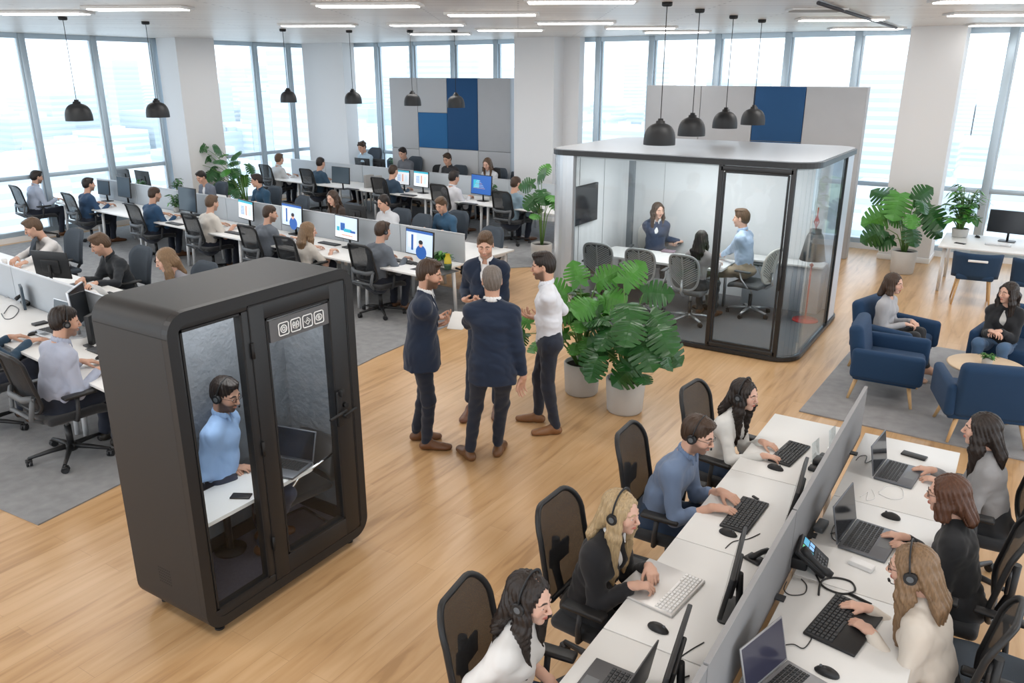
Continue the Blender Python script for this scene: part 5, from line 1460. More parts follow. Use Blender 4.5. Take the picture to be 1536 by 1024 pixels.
    B = Blob(); torso(B, .006 if not inn else -.002, low=.03 if sit else 0)
    if sit: B.box((0, 0, hipz - .03 - .3), (.5, .5, .3), .01, k=.01, op='s')
    if not inn: sleeves(B, .004, sleeve)
    neckr = (.060 if not fem else .058) * S
    if outfit in ('tee', 'cardigan') or fem and outfit != 'shirt':
        B.ell(neck + fwd * .045 * S + up2 * .005, (.055 * S, .055 * S, .045 * S), k=.01, op='s')
    else: B.ell(neck + up2 * .035, (neckr, neckr, .035), k=.01, op='s')
    V, Q = B.mesh(hc, wr_ if not inn else None)
    np_mesh(tname, [(V, Q, 0, None)], [topm if not inn else cloth('%02x%02x%02x' % tuple(int(c * 255) for c in inner), inner)], root)
    if outfit in ('shirt', 'jacket'):
        # folded collar and placket
        B = Blob(); N = 15; pts = []
        for k in range(N):
            a = R(-150 + 300 * k / (N - 1)) ; ca, sa = math.sin(a), -math.cos(a)
            pts.append(nkb + side * ca * .062 * S + fwd * sa * .060 * S * 1.0 + up2 * (.012 + .018 * (1 - sa) / 2) * S)
        for a, b in zip(pts, pts[1:]): B.ecap(a, b, .016 * S, .016 * S, .0065 * S, .0065 * S, up2, .012)
        for p_, sg in ((pts[0], -1), (pts[-1], 1)):
            B.ecap(p_, p_ + fwd * .022 * S - up2 * .045 * S - side * 0 + side * (-.000), .014, .005, .006, .004, side, .008)
        V, Q = B.mesh(max(.0055 * q, .005))
        np_mesh('collar', [(V, Q, 0, None)], [topm if not inn else cloth('%02x%02x%02x' % tuple(int(c * 255) for c in inner), inner)], root)
    if inn:
        g = .015 if outfit == 'jacket' else .012
        B = Blob(); torso(B, g, low=.0)
        if outfit == 'jacket' and not sit:
            B.ecap(pel + up1 * .02, pel - nv((0, 0, .22)), .172 * S + g, .188 * S + g, .130 * S + g, .148 * S + g, side, .05)
        if outfit == 'jacket' and not sit: B.box((0, 0, .80 * S - .3), (.5, .5, .3), .01, k=.01, op='s')
        sleeves(B, .012 if outfit == 'jacket' else .007, 'jacket' if outfit == 'jacket' else 'long')
        V1 = neck + fwd * .11 * S - up2 * .015; V2 = waist + fwd * (.16 if outfit == 'jacket' else .16) * S + up2 * (.04 if outfit == 'jacket' else -.06)
        if sit and fem: V1 = V1 + fwd * .03; V2 = V2 + fwd * .03
        B.ecap(V1, V2, .060 * S, .012 * S, .085, .050, side, .008, 's'); B.ell(neck + up2 * .03 + fwd * .01, (.062 * S, .062 * S, .05), k=.01, op='s')
        if outfit == 'jacket':
            B.ecap(V2, V2 - nv((0, 0, .55)) + fwd * .04, .004, .03, .06, .04, side, .006, 's')
        V, Q = B.mesh(hc * .9, wrinkle(.0065, seed + 7))
        jm = topm; jk = np_mesh('jacket' if outfit == 'jacket' else 'cardigan', [(V, Q, 0, None)], [jm], root)
        if outfit == 'jacket':
            B = Blob()
            for sg in (-1, 1):
                p0 = neck - fwd * .045 * S + side * sg * .052 * S + up2 * .030; p1 = neck + fwd * .055 * S + side * sg * .066 * S - up2 * .025; p2 = chest + fwd * .128 * S + side * sg * .050 * S + up2 * .02; p3 = waist + fwd * .128 * S + side * sg * .010 * S + up2 * .05
                if fem: p2 = p2 + fwd * .01
                B.ecap(p0, p1, .016, .022, .006, .006, side * 1 + up2 * sg * -.4, .01).ecap(p1, p3, .030, .007, .0075, .006, side + fwd * sg * -.5, .01)
            V, Q = B.mesh(max(.0055, .0055 * q)); np_mesh('lapels', [(V, Q, 0, None)], [jm], jk)
    # ---------------- trousers
    B = Blob()
    B.ecap(pel - side * .0 + nv((0, 0, .045)), pel - nv((0, 0, .03)), .150 * S, .152 * S, .112 * S, .118 * S, (1, 0, 0), .04)
    if sit: B.ell(pel + nv((0, -.02, -.035)), (.17 * S, .14 * S, .07), k=.05)
    for hj, kn, ank, ft, dr in legs:
        B.cap(hj, kn, .083 * S, .060 * S, .04).cap(kn, ank + nv((0, 0, .01)), .060 * S, .047 * S, .03)
        if not sit and not inn: B.ell(hj + nv((0, -.035, .0)), (.08 * S, .09 * S, .09 * S), k=.04)
    pm = cloth('p%02x%02x%02x' % tuple(int(c * 255) for c in pants), pants, .8)
    V, Q = B.mesh(hc * 1.05, wrinkle(.008, seed + 3, .9)); np_mesh('trousers', [(V, Q, 0, None)], [pm], root)
    # ---------------- shoes
    if shoe:
        sm = MM('shoe_%02x%02x%02x' % tuple(int(c * 255) for c in shoes), shoes, .38)
        for hj, kn, ank, ft, dr in legs:
            B = Blob(); z = ft[2]; h_ = nv((ank[0], ank[1], z)) - dr * .035; t = h_ + dr * .235 * S; sd = np.cross(dr, (0, 0, 1))
            B.ecap(h_ + nv((0, 0, .035)), t + nv((0, 0, .026)), .036 * S, .038 * S, .036, .026, sd, .02)
            B.ecap(h_ + dr * .12 + nv((0, 0, .03)), t - dr * .03 + nv((0, 0, .026)), .045 * S, .043 * S, .032, .026, sd, .02)
            B.cap(h_ + dr * .035 + nv((0, 0, .05)), h_ + dr * .05 + nv((0, 0, .085)), .042 * S, .036 * S, .03); B.cap(h_ + dr * .07 + nv((0, 0, .06)), t - dr * .07 + nv((0, 0, .035)), .034 * S, .026, .03)
            V, Q = B.mesh(.0065 * q, floor=z + .001); np_mesh('shoe', [(V, Q, 0, None)], [sm], root)
    # ---------------- glasses
    Rm, o_, s_ = T; PH = lambda a, b, c: Vector(Rm @ (nv((a, b, c)) * s_) + o_)
    if glasses:
        g = MB()
        for sg in (-1, 1):
            g.tube([PH(sg * .031 + .021 * math.cos(t), .100 - .08 * abs(.021 * math.cos(t) * sg + .0) * 1, .006 + .015 * math.sin(t)) for t in [2 * math.pi * k / 14 for k in range(14)]], .0014, 5, closed=True)
            g.tube([PH(sg * .052, .096, .010), PH(sg * .074, .05, .012), PH(sg * .080, -.01, .008)], .0014, 5)
        g.tube([PH(-.010, .1, .008), PH(0, .106, .010), PH(.010, .1, .008)], .0014, 5)
        g.build('glasses', M['plastic_black'], root)
    # ---------------- headset: rests on the head, so it is a thing of its own
    if headset:
        bx, bz_ = (.100, .122) if hair[0] in ('long', 'straight', 'wavy', 'bob') else (.093, .113)
        h = empty('headset', (x, y, z0), rz, headset, 'headset')
        b = MB(); b.tube([PH(bx * math.cos(t), -.004, .022 + bz_ * math.sin(t)) for t in [R(-8 + 196 * k / 18) for k in range(19)]], .006, 8, flat=.5, rad=[.005] + [.0085] * 17 + [.005])
        b.build('headband', M['plastic_black'], h)
        for sg in (-1, 1):
            e = MB(); a = PH(sg * (bx - .02), -.004, -.002); c = PH(sg * (bx + .008), -.004, -.002); e.cyl(a, c, .032, .029, 20); e.build('ear_cup', M['plastic_black'], h)
            MB().cyl(PH(sg * (bx + .007), -.004, -.002), PH(sg * (bx + .0095), -.004, -.002), .017, .015, 16).build('cup_cap', M['plastic_grey'], h)
        MB().tube([PH(-.096, .005, -.02), PH(-.086, .05, -.055), PH(-.055, .088, -.068), PH(-.035, .100, -.066)], .0022, 6).build('microphone_boom', M['plastic_black'], h)
        MB().cyl(PH(-.040, .098, -.066), PH(-.022, .104, -.064), .006, n=8).build('microphone', M['plastic_black'], h)
    return root
# ================================================================== who sits and stands where
WHITE = (.80, .80, .80); NAVY = (.008, .018, .044); DARK = (.014, .015, .018)
def chair_for(p, proto, label, back=.07, group=None, rz=None, z0=None, big=None):
    a = p.rotation_euler.z if rz is None else rz
    x = p.location.x - math.sin(a) * back; y = p.location.y + math.cos(a) * back
    sc = 1.0
    c = proto.put((x, y, p.location.z), a, label, group, 'chair')
    h = p['hip'] - .50
    if big: c.scale = (big, big, max(.97, 1 + h / .5 * .9) * (1 + (big - 1) * .4))
    elif abs(h) > .02: c.scale = (1, 1, 1 + h / .5 * .9)
    return c
def free_chair(proto, px, py, z, a, label, group=None):
    q = at(px, py, z); return proto.put((q.x, q.y, .012 if q.x < -6.2 else 0), R(a), label, group, 'chair')
def Z(px, py, z=.775): return at(px, py, z)
SK1 = (.60, .35, .25); SK2 = (.66, .40, .30); SK3 = (.52, .29, .20); SKF = (.68, .42, .32)

# ---- four men standing
person('man in a navy suit seen from his left, holding white papers', 0, 0, -57, sit=False, ref=(644, 412), sc=1.06, lean=4, head=(-4, 10, 0), hair=('short', 'brown'), skin=SK1, beard=.85, outfit='jacket', top=NAVY, pants=(.009, .016, .034), inner=WHITE,
       hands=(at(668, 476, 1.12), at(672, 493, 1.05)), hf=((.75, .35, .1), (.7, .5, .1)), palm=((0, -.3, 1), (0, -.3, 1)), curl=(.6, .7), feet=(('px', 630, 659, -50), ('px', 645, 673, -60)), shoes=(.14, .06, .025))
person('man in a navy suit and open white shirt facing the camera with clasped hands', 0, 0, -158, sit=False, ref=(728, 368), sc=1.07, lean=2, head=(6, 16, 0), hair=('quiff', 'mid'), skin=SK2, beard=.35, outfit='jacket', top=NAVY, pants=(.009, .016, .034), inner=WHITE,
       hands=(at(716, 455, 1.14), at(708, 452, 1.15)), hf=((-.9, -.25, .0), (.9, -.1, 0)), palm=((0, -.6, .6), (0, -.5, .7)), curl=(.8, .6), feet=(('px', 745, 622, -150), ('px', 703, 626, -165)), shoes=(.14, .06, .035))
person('man in a navy suit seen from behind, nearest of the standing group', 0, 0, 24, sit=False, ref=(738, 422), sc=1.07, lean=2, head=(14, 2, 0), hair=('crop', 'grey'), skin=SK1, beard=.3, glasses=True, outfit='jacket', top=NAVY, pants=(.009, .016, .034), inner=WHITE,
       hands=(at(701, 487, 1.08), None), hf=((-.4, .8, .4), None), palm=((.6, 0, .5), None), curl=(.7, .5), feet=(('px', 706, 686, 62), ('px', 747, 679, 20)), shoes=(.15, .07, .03))
person('man in a white shirt and navy trousers facing left with raised hands', 0, 0, 122, sit=False, ref=(815, 400), sc=1.05, lean=2, head=(-4, 6, 0), hair=('quiff', 'dark'), skin=SK1, beard=.75, outfit='shirt', top=(.74, .76, .82), pants=(.012, .018, .035),
       hands=(at(790, 474, 1.13), at(797, 473, 1.10)), hf=((-.75, -.3, .1), (-.75, -.3, .15)), palm=((0, .1, 1), (0, -.1, 1)), curl=(.5, .6), feet=(('px', 828, 650, 130), ('px', 803, 632, 112)), shoes=(.22, .10, .04))
o = tag(MB().box((0, 0, 0), (.15, .21, .006), .002, rot=rot('X', 32)).box((.012, .008, .006), (.14, .20, .003), .001, rot=rot('X', 36)).build('paper_sheets', M['paper'], loc=at(686, 481, 1.13), rz=R(18)), 'small stack of white papers held by the man in the navy suit', 'papers')

# ---- phone booth
BX = person('man in a light blue shirt with glasses and headset inside the phone booth', 0, 0, -42, z0=.145, ref=(338, 592), sc=.98, lean=5, hip=.53, twist=-18, head=(-34, 14, 0), hair=('short', 'dark'), skin=SK1, beard=.8, glasses=True, top=(.33, .50, .80), pants=(.02, .03, .06),
       hands=(at(352, 702, .775), at(366, 700, .775)), hf=((.8, .3, 0), (.6, .6, 0)), feet=((-.08, .26, 0), (.12, .26, 0)), shoes=(.17, .07, .03), headset='black headset worn by the man inside the phone booth')
st = empty('stool', (BX.location.x, BX.location.y, .145), BX.rotation_euler.z, 'plain black stool under the man inside the phone booth', 'stool')
MB().lathe([(0, .47), (.14, .47), (.15, .45), (.14, .42), (0, .42)], n=24).build('seat', M['fabric_black'], st); MB().cyl((0, 0, 0), (0, 0, .43), .025, n=12).lathe([(0, .02), (.11, .015), (.11, 0), (0, 0)], n=24).build('base', M['plastic_black'], st)

# ---- meeting pod
person('smiling woman with long brown hair in a navy blazer inside the pod', 0, 0, 205, z0=.066, ref=(987, 316, 11.55), fem=True, sc=1.06, lean=6, head=(28, 4, 0), hair=('wavy', 'brown'), skin=SKF, outfit='jacket', top=(.03, .05, .10), inner=WHITE,
       hands=(at(1014, 363, .82), at(1006, 362, .82)), hf=((-.6, -.7, 0), (.6, -.6, 0)), curl=(.8, .6), pants=DARK, feet=((-.12, .5, 0), (.1, .62, 0)))
person('dark-haired woman seen from behind on the grey chair inside the pod', 0, 0, -4, z0=.066, ref=(1052, 358, 10.36), fem=True, sc=1.0, lean=6, head=(22, 2, 0), hair=('straight', 'dark'), skin=SKF, outfit='sweater', top=(.33, .30, .30), pants=DARK, hands=((-3.75, 10.78, .83), (-3.4, 10.78, .83)))
person('man in a light blue shirt and beige trousers at the pod table end', 0, 0, 88, z0=.066, ref=(1112, 328, 11.08), sc=1.07, lean=6, head=(4, 3, 0), hair=('quiff', 'mid'), skin=SK2, top=(.42, .53, .70), pants=(.30, .24, .17), shoes=(.05, .03, .02), hands=(at(1078, 383, .80), at(1085, 379, .80)))

# ---- lounge
person('woman with short brown hair in a grey cardigan sitting cross-legged in an armchair', 0, 0, -100, z0=.014, ref=(1340, 430, 9.88), fem=True, sc=1.02, lean=2, hip=.44, head=(-6, 4, 0), hair=('bob', 'brown'), skin=SKF, outfit='sweater', top=(.42, .42, .44), pants=DARK, shoes=(.45, .27, .19), hands=(at(1375, 486, .60), at(1370, 488, .60)), hf=((.5, -.5, -.1), (.7, .3, -.1)),
       feet=((.16, .60, .10), (.16, .44, 0)), curl=(.6, .6))
person('woman with long dark hair in a black cardigan and jeans in a blue armchair', 0, 0, 168, z0=.014, ref=(1512, 441, 10.12), fem=True, sc=1.02, lean=3, hip=.45, head=(-30, 4, 0), hair=('long', 'dark'), skin=SKF, outfit='cardigan', top=DARK, inner=(.6, .6, .58), pants=(.06, .12, .22), shoes=DARK, hands=(at(1490, 497, .66), at(1497, 500, .66)), hf=((-.6, -.5, 0), (.6, -.5, 0)), curl=(.7, .6))

# ---- foreground bench, left side (facing +x)
GN = 'black mesh chairs along the foreground bench'
p = person('woman with dark hair, headset and white sweater typing at the far end of the bench', 0, 0, -97, ref=(1117, 592), fem=True, lean=16, head=(-4, 4, 0), hair=('wavy', 'dark'), skin=SKF, outfit='sweater', top=(.72, .72, .70), pants=(.02, .04, .08),
       hands=(Z(1160, 668), Z(1163, 686)), hf=((.9, -.2, 0), (.9, .2, 0)), headset='black headset on the woman in the white sweater')
chair_for(p, CH_near, 'black mesh chair behind the woman in the white sweater', .11, GN)
p = person('man with glasses, headset and denim shirt with rolled sleeves typing', 0, 0, -88, ref=(1047, 652), sc=1.04, lean=18, head=(-6, 14, 0), hair=('short', 'brown'), skin=SK2, beard=.65, glasses=True, top=(.15, .21, .33), sleeve='rolled', pants=(.02, .04, .08),
       hands=(Z(1100, 746), Z(1093, 764)), hf=((.8, -.3, 0), (.9, .25, 0)), headset='black headset on the man in the denim shirt')
chair_for(p, CH_near, 'black mesh chair behind the man in the denim shirt', .10, GN)
p = person('blonde woman with headset and black blazer, hands folded on the desk', 0, 0, -92, ref=(932, 768), fem=True, sc=1.02, lean=14, head=(-2, 4, 0), hair=('straight', 'blonde'), skin=SKF, outfit='jacket', top=(.012, .012, .015), inner=WHITE, pants=(.012, .013, .018),
       hands=(Z(980, 864, .80), Z(974, 878, .80)), hf=((.6, -.8, 0), (.8, .5, 0)), curl=(.9, .8), headset='black headset on the blonde woman in the black blazer')
chair_for(p, CH_near, 'black mesh chair behind the blonde woman in the black blazer', .10, GN)
p = person('woman with long dark hair, headset and white T-shirt at the bottom edge', 0, 0, -82, ref=(795, 897), fem=True, sc=1.03, lean=8, head=(-8, 6, 0), hair=('wavy', 'chestnut') if False else ('wavy', 'dark'), skin=SKF, outfit='tee', sleeve='short', top=(.76, .75, .74), pants=(.05, .10, .22),
       hands=((-1.42, 2.62, .60), (-1.42, 2.28, .60)), headset='black headset on the woman in the white T-shirt')
chair_for(p, CH_near, 'black mesh chair behind the woman in the white T-shirt', .10, GN)
# ---- right side (facing -x)
p = person('woman with long dark hair in a grey sweater using a laptop at the far end', 0, 0, 92, ref=(1472, 645), fem=True, sc=1.03, lean=12, head=(2, 2, 0), hair=('long', 'dark'), skin=SKF, outfit='sweater', top=(.30, .30, .31), pants=DARK,
       hands=(Z(1392, 716), Z(1378, 701)), hf=((-.9, .2, 0), (-.9, -.1, 0)))
chair_for(p, CH_near, 'black mesh chair under the woman in the grey sweater', .10, GN)
p = person('woman with chestnut hair, glasses and black sweater using a laptop', 0, 0, 88, ref=(1421, 742), fem=True, sc=1.02, lean=12, head=(6, 6, 0), hair=('bob', 'chestnut'), skin=SKF, glasses=True, outfit='sweater', top=(.012, .013, .016), pants=DARK,
       hands=(Z(1345, 815), Z(1333, 800)), hf=((-.9, .1, 0), (-.9, -.1, 0)))
chair_for(p, CH_near, 'black mesh chair under the woman in the black sweater', .10, GN)
p = person('woman with long light brown hair, headset and cream sweater typing', 0, 0, 84, ref=(1368, 852), fem=True, sc=1.03, lean=14, head=(6, 10, 0), hair=('straight', 'dblonde'), skin=SKF, glasses=True, outfit='sweater', top=(.66, .60, .53), pants=DARK,
       hands=(Z(1284, 932), Z(1273, 905)), hf=((-.85, .5, 0), (-.9, -.1, 0)), headset='black headset on the woman in the cream sweater')
chair_for(p, CH_near, 'black mesh chair under the woman in the cream sweater', .10, GN)
free_chair(CH_slate, 1500, 985, .6, 88, 'dark grey chair at the lower right corner, behind the woman in cream')

# ---- rows at the left.  (key, label, px, py, row side, options)
def rowp(label, px, py, chair_label, proto, grp, near=True, q=2.0, far_y=None, dx=0, face=None, **k):
    f = (math.degrees(RAZ) if near else 180 + math.degrees(RAZ)) if face is None else face
    ref = (px, py) if far_y is None else (px, py, far_y)
    k.setdefault('lean', 10); k.setdefault('head', (rnd.uniform(-10, 10), rnd.uniform(4, 14), 0)); row_sc = 1.22 if (A_ in label or B_ in label or far_y or py > 440) else 1.14; row_sc = k.get('sc', row_sc) + rnd.uniform(-.02, .02); k['sc'] = row_sc; k.setdefault('hip', 1.18 - .64 * row_sc * (.95 if k.get('fem') else 1))
    if not k.get('hands'): k['hands'] = ((-.18, .44 * row_sc, .785), (.18, .44 * row_sc, .785)); k['world'] = False
    p = person(label, 0, 0, f, ref=ref, q=q, z0=.012, **k)
    if chair_label: chair_for(p, proto, chair_label, .06, grp, big=1 + (row_sc - 1) * .7)
    return p
rnd = random.Random(12)
GM = 'black mesh-back chairs with lumbar frames'; GS = 'dark grey solid-back chairs'
GREYB = (.40, .45, .56); BLUE = (.022, .060, .13); GREY = (.13, .15, .18); CREAM = (.62, .58, .53)
A_, B_ = ' in the nearest row', ' in the farthest row'
N_ = ' in the middle row'
rowp('man in a light blue-grey shirt by the left window' + N_, 55, 266, 'mesh chair of the man in the light shirt by the left window', CH_mesh, GM, far_y=9.0, sc=1.14, hair=('short', 'dark'), top=(.42, .47, .58), beard=.6, skin=SK1)
rowp('man in a navy sweater second from the window' + N_, 133, 277, 'mesh chair behind the second man from the window' + N_, CH_mesh, GM, hair=('short', 'dark'), top=BLUE, beard=.5, skin=SK1, outfit='sweater')
rowp('man in a blue sweater and glasses third from the window' + N_, 232, 292, 'mesh chair behind the third man from the window' + N_, CH_mesh, GM, hair=('crop', 'brown'), top=(.022, .07, .15), beard=.6, outfit='sweater', glasses=True)
rowp('man in a cream T-shirt with his back to us' + N_, 318, 305, 'mesh chair behind the man in the cream T-shirt', CH_mesh, GM, hair=('short', 'mid'), top=CREAM, outfit='tee', sleeve='short', beard=.5)
rowp('bearded man in a slate grey sweater facing a video call' + N_, 405, 321, 'mesh chair behind the man in the slate grey sweater', CH_mesh, GM, q=1.5, hair=('crop', 'brown'), top=GREY, beard=.7, outfit='sweater', head=(-30, 10, 0))
rowp('woman with long blonde hair in a beige T-shirt' + N_, 463, 348, 'mesh chair behind the blonde woman in beige', CH_mesh, GM, q=1.5, hair=('straight', 'dblonde'), fem=True, top=CREAM, outfit='tee', sleeve='short', skin=SKF, head=(-28, 8, 0), far_y=8.35, sc=1.14)
rowp('man in a dark grey sweater at the right end' + N_, 574, 347, 'large black mesh chair at the right end of the middle row', CH_mesh, GM, q=1.4, hair=('short', 'brown'), top=GREY, beard=.4, outfit='sweater', head=(-14, 8, 0), headset='black headset on the man in the dark grey sweater')
# far side of the middle row
F_ = ', facing us' + N_
rowp('man in a grey cardigan over a white top' + F_, 302, 266, 'dark chair of the man in the grey cardigan', CH_slate, GS, near=False, hair=('short', 'dark'), top=(.16, .18, .23), inner=WHITE, outfit='cardigan', lean=14, head=(10, 22, 0))
rowp('man in a navy shirt with lanyard' + F_, 385, 271, 'dark chair of the man in the navy shirt', CH_slate, GS, near=False, hair=('short', 'dark'), top=(.02, .07, .13), head=(-35, 8, 0), glasses=True)
rowp('smiling woman in a dark brown cardigan' + N_, 499, 297, 'dark chair of the woman in the brown cardigan', CH_slate, GS, near=False, fem=True, hair=('long', 'brown'), top=(.05, .035, .03), outfit='cardigan', inner=(.04, .03, .03), skin=SKF, head=(8, 16, 0), q=1.5)
rowp('person with tied dark hair in a white shirt' + F_, 575, 304, 'dark chair of the person in the white shirt', CH_slate, GS, near=False, fem=False, hair=('tied', 'dark'), top=(.68, .70, .74), head=(-5, 16, 0), q=1.5)
rowp('man in a blue shirt looking down near the right end' + N_, 662, 308, 'dark chair of the man in the blue shirt', CH_slate, GS, near=False, hair=('quiff', 'mid'), top=(.04, .11, .20), head=(6, 22, 0), q=1.5)
free_chair(CH_slate, 437, 318, .75, 170, 'empty dark chair behind the middle row, left of the woman in brown', GS)
free_chair(CH_slate, 617, 350, .75, 172, 'empty dark chair between the white-shirted and the blue-shirted person', GS)
free_chair(CH_slate, 722, 372, .75, 175, 'empty dark chair at the right end of the middle row', GS)
# back row, near side
B_ = ' in the farthest row'
rowp('man in a pale shirt by the windows' + B_, 419, 239, 'mesh chair of the man in the pale shirt', CH_mesh, GM, q=2.2, hair=('short', 'mid'), top=(.58, .60, .62))
rowp('man in a navy sweater with his back to us' + B_, 481, 245, 'mesh chair of the second man from the windows' + B_, CH_mesh, GM, q=2.2, hair=('crop', 'dark'), top=(.03, .07, .12), outfit='sweater')
rowp('man in a dark blue sweater facing two bright screens' + B_, 590, 257, 'mesh chair of the man facing two bright screens', CH_mesh, GM, q=2.2, hair=('crop', 'brown'), top=(.03, .06, .10), outfit='sweater')
rowp('man in a white shirt left of the blue screen' + B_, 681, 267, 'mesh chair of the man left of the blue screen', CH_mesh, GM, q=2.2, hair=('short', 'dark'), top=(.66, .66, .70))
rowp('man in a light blue sweater at the right end' + B_, 774, 276, 'large mesh chair at the right end of the farthest row', CH_mesh, GM, q=2.0, hair=('crop', 'brown'), top=(.20, .29, .36), outfit='sweater', head=(-14, 10, 0))
# back row, far side
for lab, px, py, kk in [('curly-haired man in light blue before the corner pillar', 543, 220, dict(hair=('curly', 'brown'), top=(.42, .54, .64))), ('man in a dark grey sweater before the left partition panel', 604, 230, dict(hair=('short', 'dark'), top=(.13, .14, .16))),
        ('man in a black shirt under the blue squares of the partition', 671, 239, dict(hair=('short', 'brown'), top=(.03, .03, .035))), ('woman with light brown hair in white before the left partition', 731, 246, dict(hair=('long', 'mid'), fem=True, top=(.62, .64, .68), skin=SKF))]:
    rowp(lab, px, py, 'dark chair of the ' + lab.split(' be')[0].split(' under')[0], CH_slate, GS, near=False, q=2.2, far_y={543: 16.30, 604: 16.28, 671: 16.2, 731: 16.1}[px], head=(8, 18, 0), **kk)
free_chair(CH_slate, 578, 246, .9, 175, 'empty pale-backed chair between the two leftmost people of the farthest row', GS)
free_chair(CH_slate, 757, 268, .9, 178, 'empty dark chair right of the woman before the partition', GS)
free_chair(CH_mesh, 654, 256, .9, 60, 'empty dark chair turned sideways before the blue partition squares', GM)
# front row
A_ = ' in the nearest row'
rowp('man in a white sweater leaning over the desk, facing us' + A_, 50, 342, 'dark chair of the man in the white sweater', CH_slate, GS, near=False, q=1.5, hair=('short', 'mid'), top=(.72, .70, .69), outfit='sweater', lean=18, head=(-20, 22, 0), hands=(at(26, 398, .79), at(14, 394, .79)), world=True)
rowp('man in a black shirt typing, facing us' + A_, 151, 367, 'dark chair of the man in the black shirt', CH_slate, GS, near=False, q=1.3, hair=('quiff', 'mid'), top=(.014, .018, .024), lean=16, head=(-20, 22, 0), beard=.3, hands=(at(134, 428, .79), at(118, 422, .79)), world=True)
rowp('woman with long light brown hair above the booth roof' + A_, 249, 390, 'dark chair of the woman above the booth roof', CH_slate, GS, near=False, q=1.3, fem=True, hair=('straight', 'dblonde'), top=(.30, .30, .34), skin=SKF, lean=14, head=(-25, 18, 0), outfit='tee')
free_chair(CH_slate, 21, 392, .72, 150, 'empty slate chair at the left edge of the photo, nearest row', GS)
p = rowp('man in a pale blue shirt with a headset seen from behind' + A_, 97, 483, 'black mesh chair of the man with the headset left of the booth', CH_mesh, GM, q=1.0, hair=('crop', 'dark'), top=(.44, .48, .60), beard=.6, lean=12, head=(-12, 10, 0), sc=1.18, hip=.49, headset='black headset on the man left of the booth', shoes=(.03, .025, .02),
     hands=(at(140, 541, .785), at(158, 550, .785)), world=True)
p = rowp('person in a dark blue sweater cut off by the left edge', -28, 466, 'black mesh chair cut off by the left edge, nearest row', CH_mesh, GM, q=1.2, hair=('short', 'dark'), top=(.03, .07, .12), outfit='sweater', lean=14, sc=1.2, hands=(at(32, 503, .785), at(62, 508, .785)), hf=((.5, .9, 0), (.3, .9, 0)), world=True)
# ================================================================== things on the desks
ZT = .7405
def put(f, px, py, rz, label, group=None, cat='monitor', z=ZT, sc=None):
    o = f(); q = at(px, py, z); o.location = q; o.rotation_euler = (0, 0, rz)
    if sc: o.scale = (sc,) * 3
    return tag(o, label, cat, group)
RN, RF = RAZ, RAZ + math.pi
mon = lambda kind=None, **k: monitor(kind, **k)
NR = ' in the middle row'
put(mon(off=M['screen_slate'], w=.42, h=.30), 158, 302, RN + .1, 'small dark monitor between the first two men from the window' + NR)
put(mon(off=M['screen_slate'], w=.52, h=.42), 189, 306, RN, 'tall slate monitor before the second man from the window')
put(mon(off=M['screen_slate'], w=.58, h=.44), 284, 328, RN, 'tall slate monitor before the man in the blue sweater and glasses')
put(mon('doc', w=.56, h=.34), 371, 341, RN - .15, 'monitor showing a bright document, next to the slate-grey man')
put(mon('person', w=.62, h=.38, silver=False), 440, 352, RN - .1, 'monitor showing a person in blue on a video call')
put(mon('teal', w=.60, h=.36), 521, 372, RN - .1, 'monitor showing turquoise shapes before the blonde woman')
put(mon('person', w=.60, h=.37), 630, 398, RN - .1, 'monitor showing a waving person at the right end' + NR)
for (px, py, lab) in [(189, 285, 'left one of a pair facing the windows'), (218, 289, 'right one of a pair facing the windows')]:
    put(mon(w=.60, h=.36, off=M['screen_off']), px, py, RF, 'dark monitor seen from behind, ' + lab)
put(mon(w=.54, h=.26), 536, 341, RF, 'back of a dark monitor before the woman in the brown cardigan')
put(laptop(.34, .24, lid=M['white_plastic'], m=M['silver']), 345, 307, RF, 'open laptop with pale papers between the two men facing us', cat='laptop')
LB = ' in the farthest row'
put(mon(off=M['screen_slate'], w=.62, h=.38), 512, 284, RN, 'dark monitor before the second man from the windows' + LB)
put(mon('doc', w=.50, h=.34), 604, 286, RN - .05, 'left of two bright monitors' + LB)
put(mon('doc', w=.52, h=.36), 632, 290, RN - .1, 'right of two bright monitors' + LB)
put(mon('blue', w=.62, h=.42), 722, 302, RN - .1, 'monitor with a vivid blue screen' + LB)
for (px, py, lab) in [(507, 250, 'left of the curly-haired man'), (545, 262, 'before the curly-haired man'), (568, 263, 'right of the curly-haired man'), (612, 263, 'before the man in dark grey'), (738, 279, 'before the woman in white')]:
    put(mon(w=.56, h=.30), px, py, RF, 'back of a low dark monitor on the farthest row, ' + lab)
# keyboards and mice on the left rows
kbn = Proto(keyboard(.42, .13, M['plastic_dark'], M['key_grey'], 10, 4)); kbs = keyboard
GK = 'keyboards on the left desk rows'
for (px, py, lab) in [(203, 303, 'before the second man from the window'), (262, 336, 'before the man in the blue sweater and glasses'), (352, 350, 'before the man in the cream T-shirt'), (432, 366, 'before the man in the slate grey sweater'), (494, 366, 'before the blonde woman'), (606, 393, 'before the man at the right end of the middle row'),
        (527, 284, 'before the second man in the farthest row'), (613, 293, 'before the two bright monitors'), (703, 306, 'before the vivid blue monitor'), (784, 307, 'before the man at the right end of the farthest row')]:
    q = at(px, py, ZT); kbn.put(q, RN, 'dark keyboard ' + lab, GK, 'keyboard')
small_box('desk_mat', at(652, 405, ZT) , (.62, .34, .004), M['plastic_dark'], 'dark desk mat under the monitor at the right end of the middle row', 'desk mat', RN, .0015)
small_box('cardboard_box', at(494, 352, ZT), (.20, .14, .16), MM('cardboard', (.58, .40, .24), .85), 'small cardboard box beside the blonde woman', 'box', RN)
small_box('ring_binder', at(554, 281, ZT), (.08, .26, .30), MM('binder', (.40, .39, .38), .7), 'left one of two grey binders standing on the farthest row', 'binder', RN)
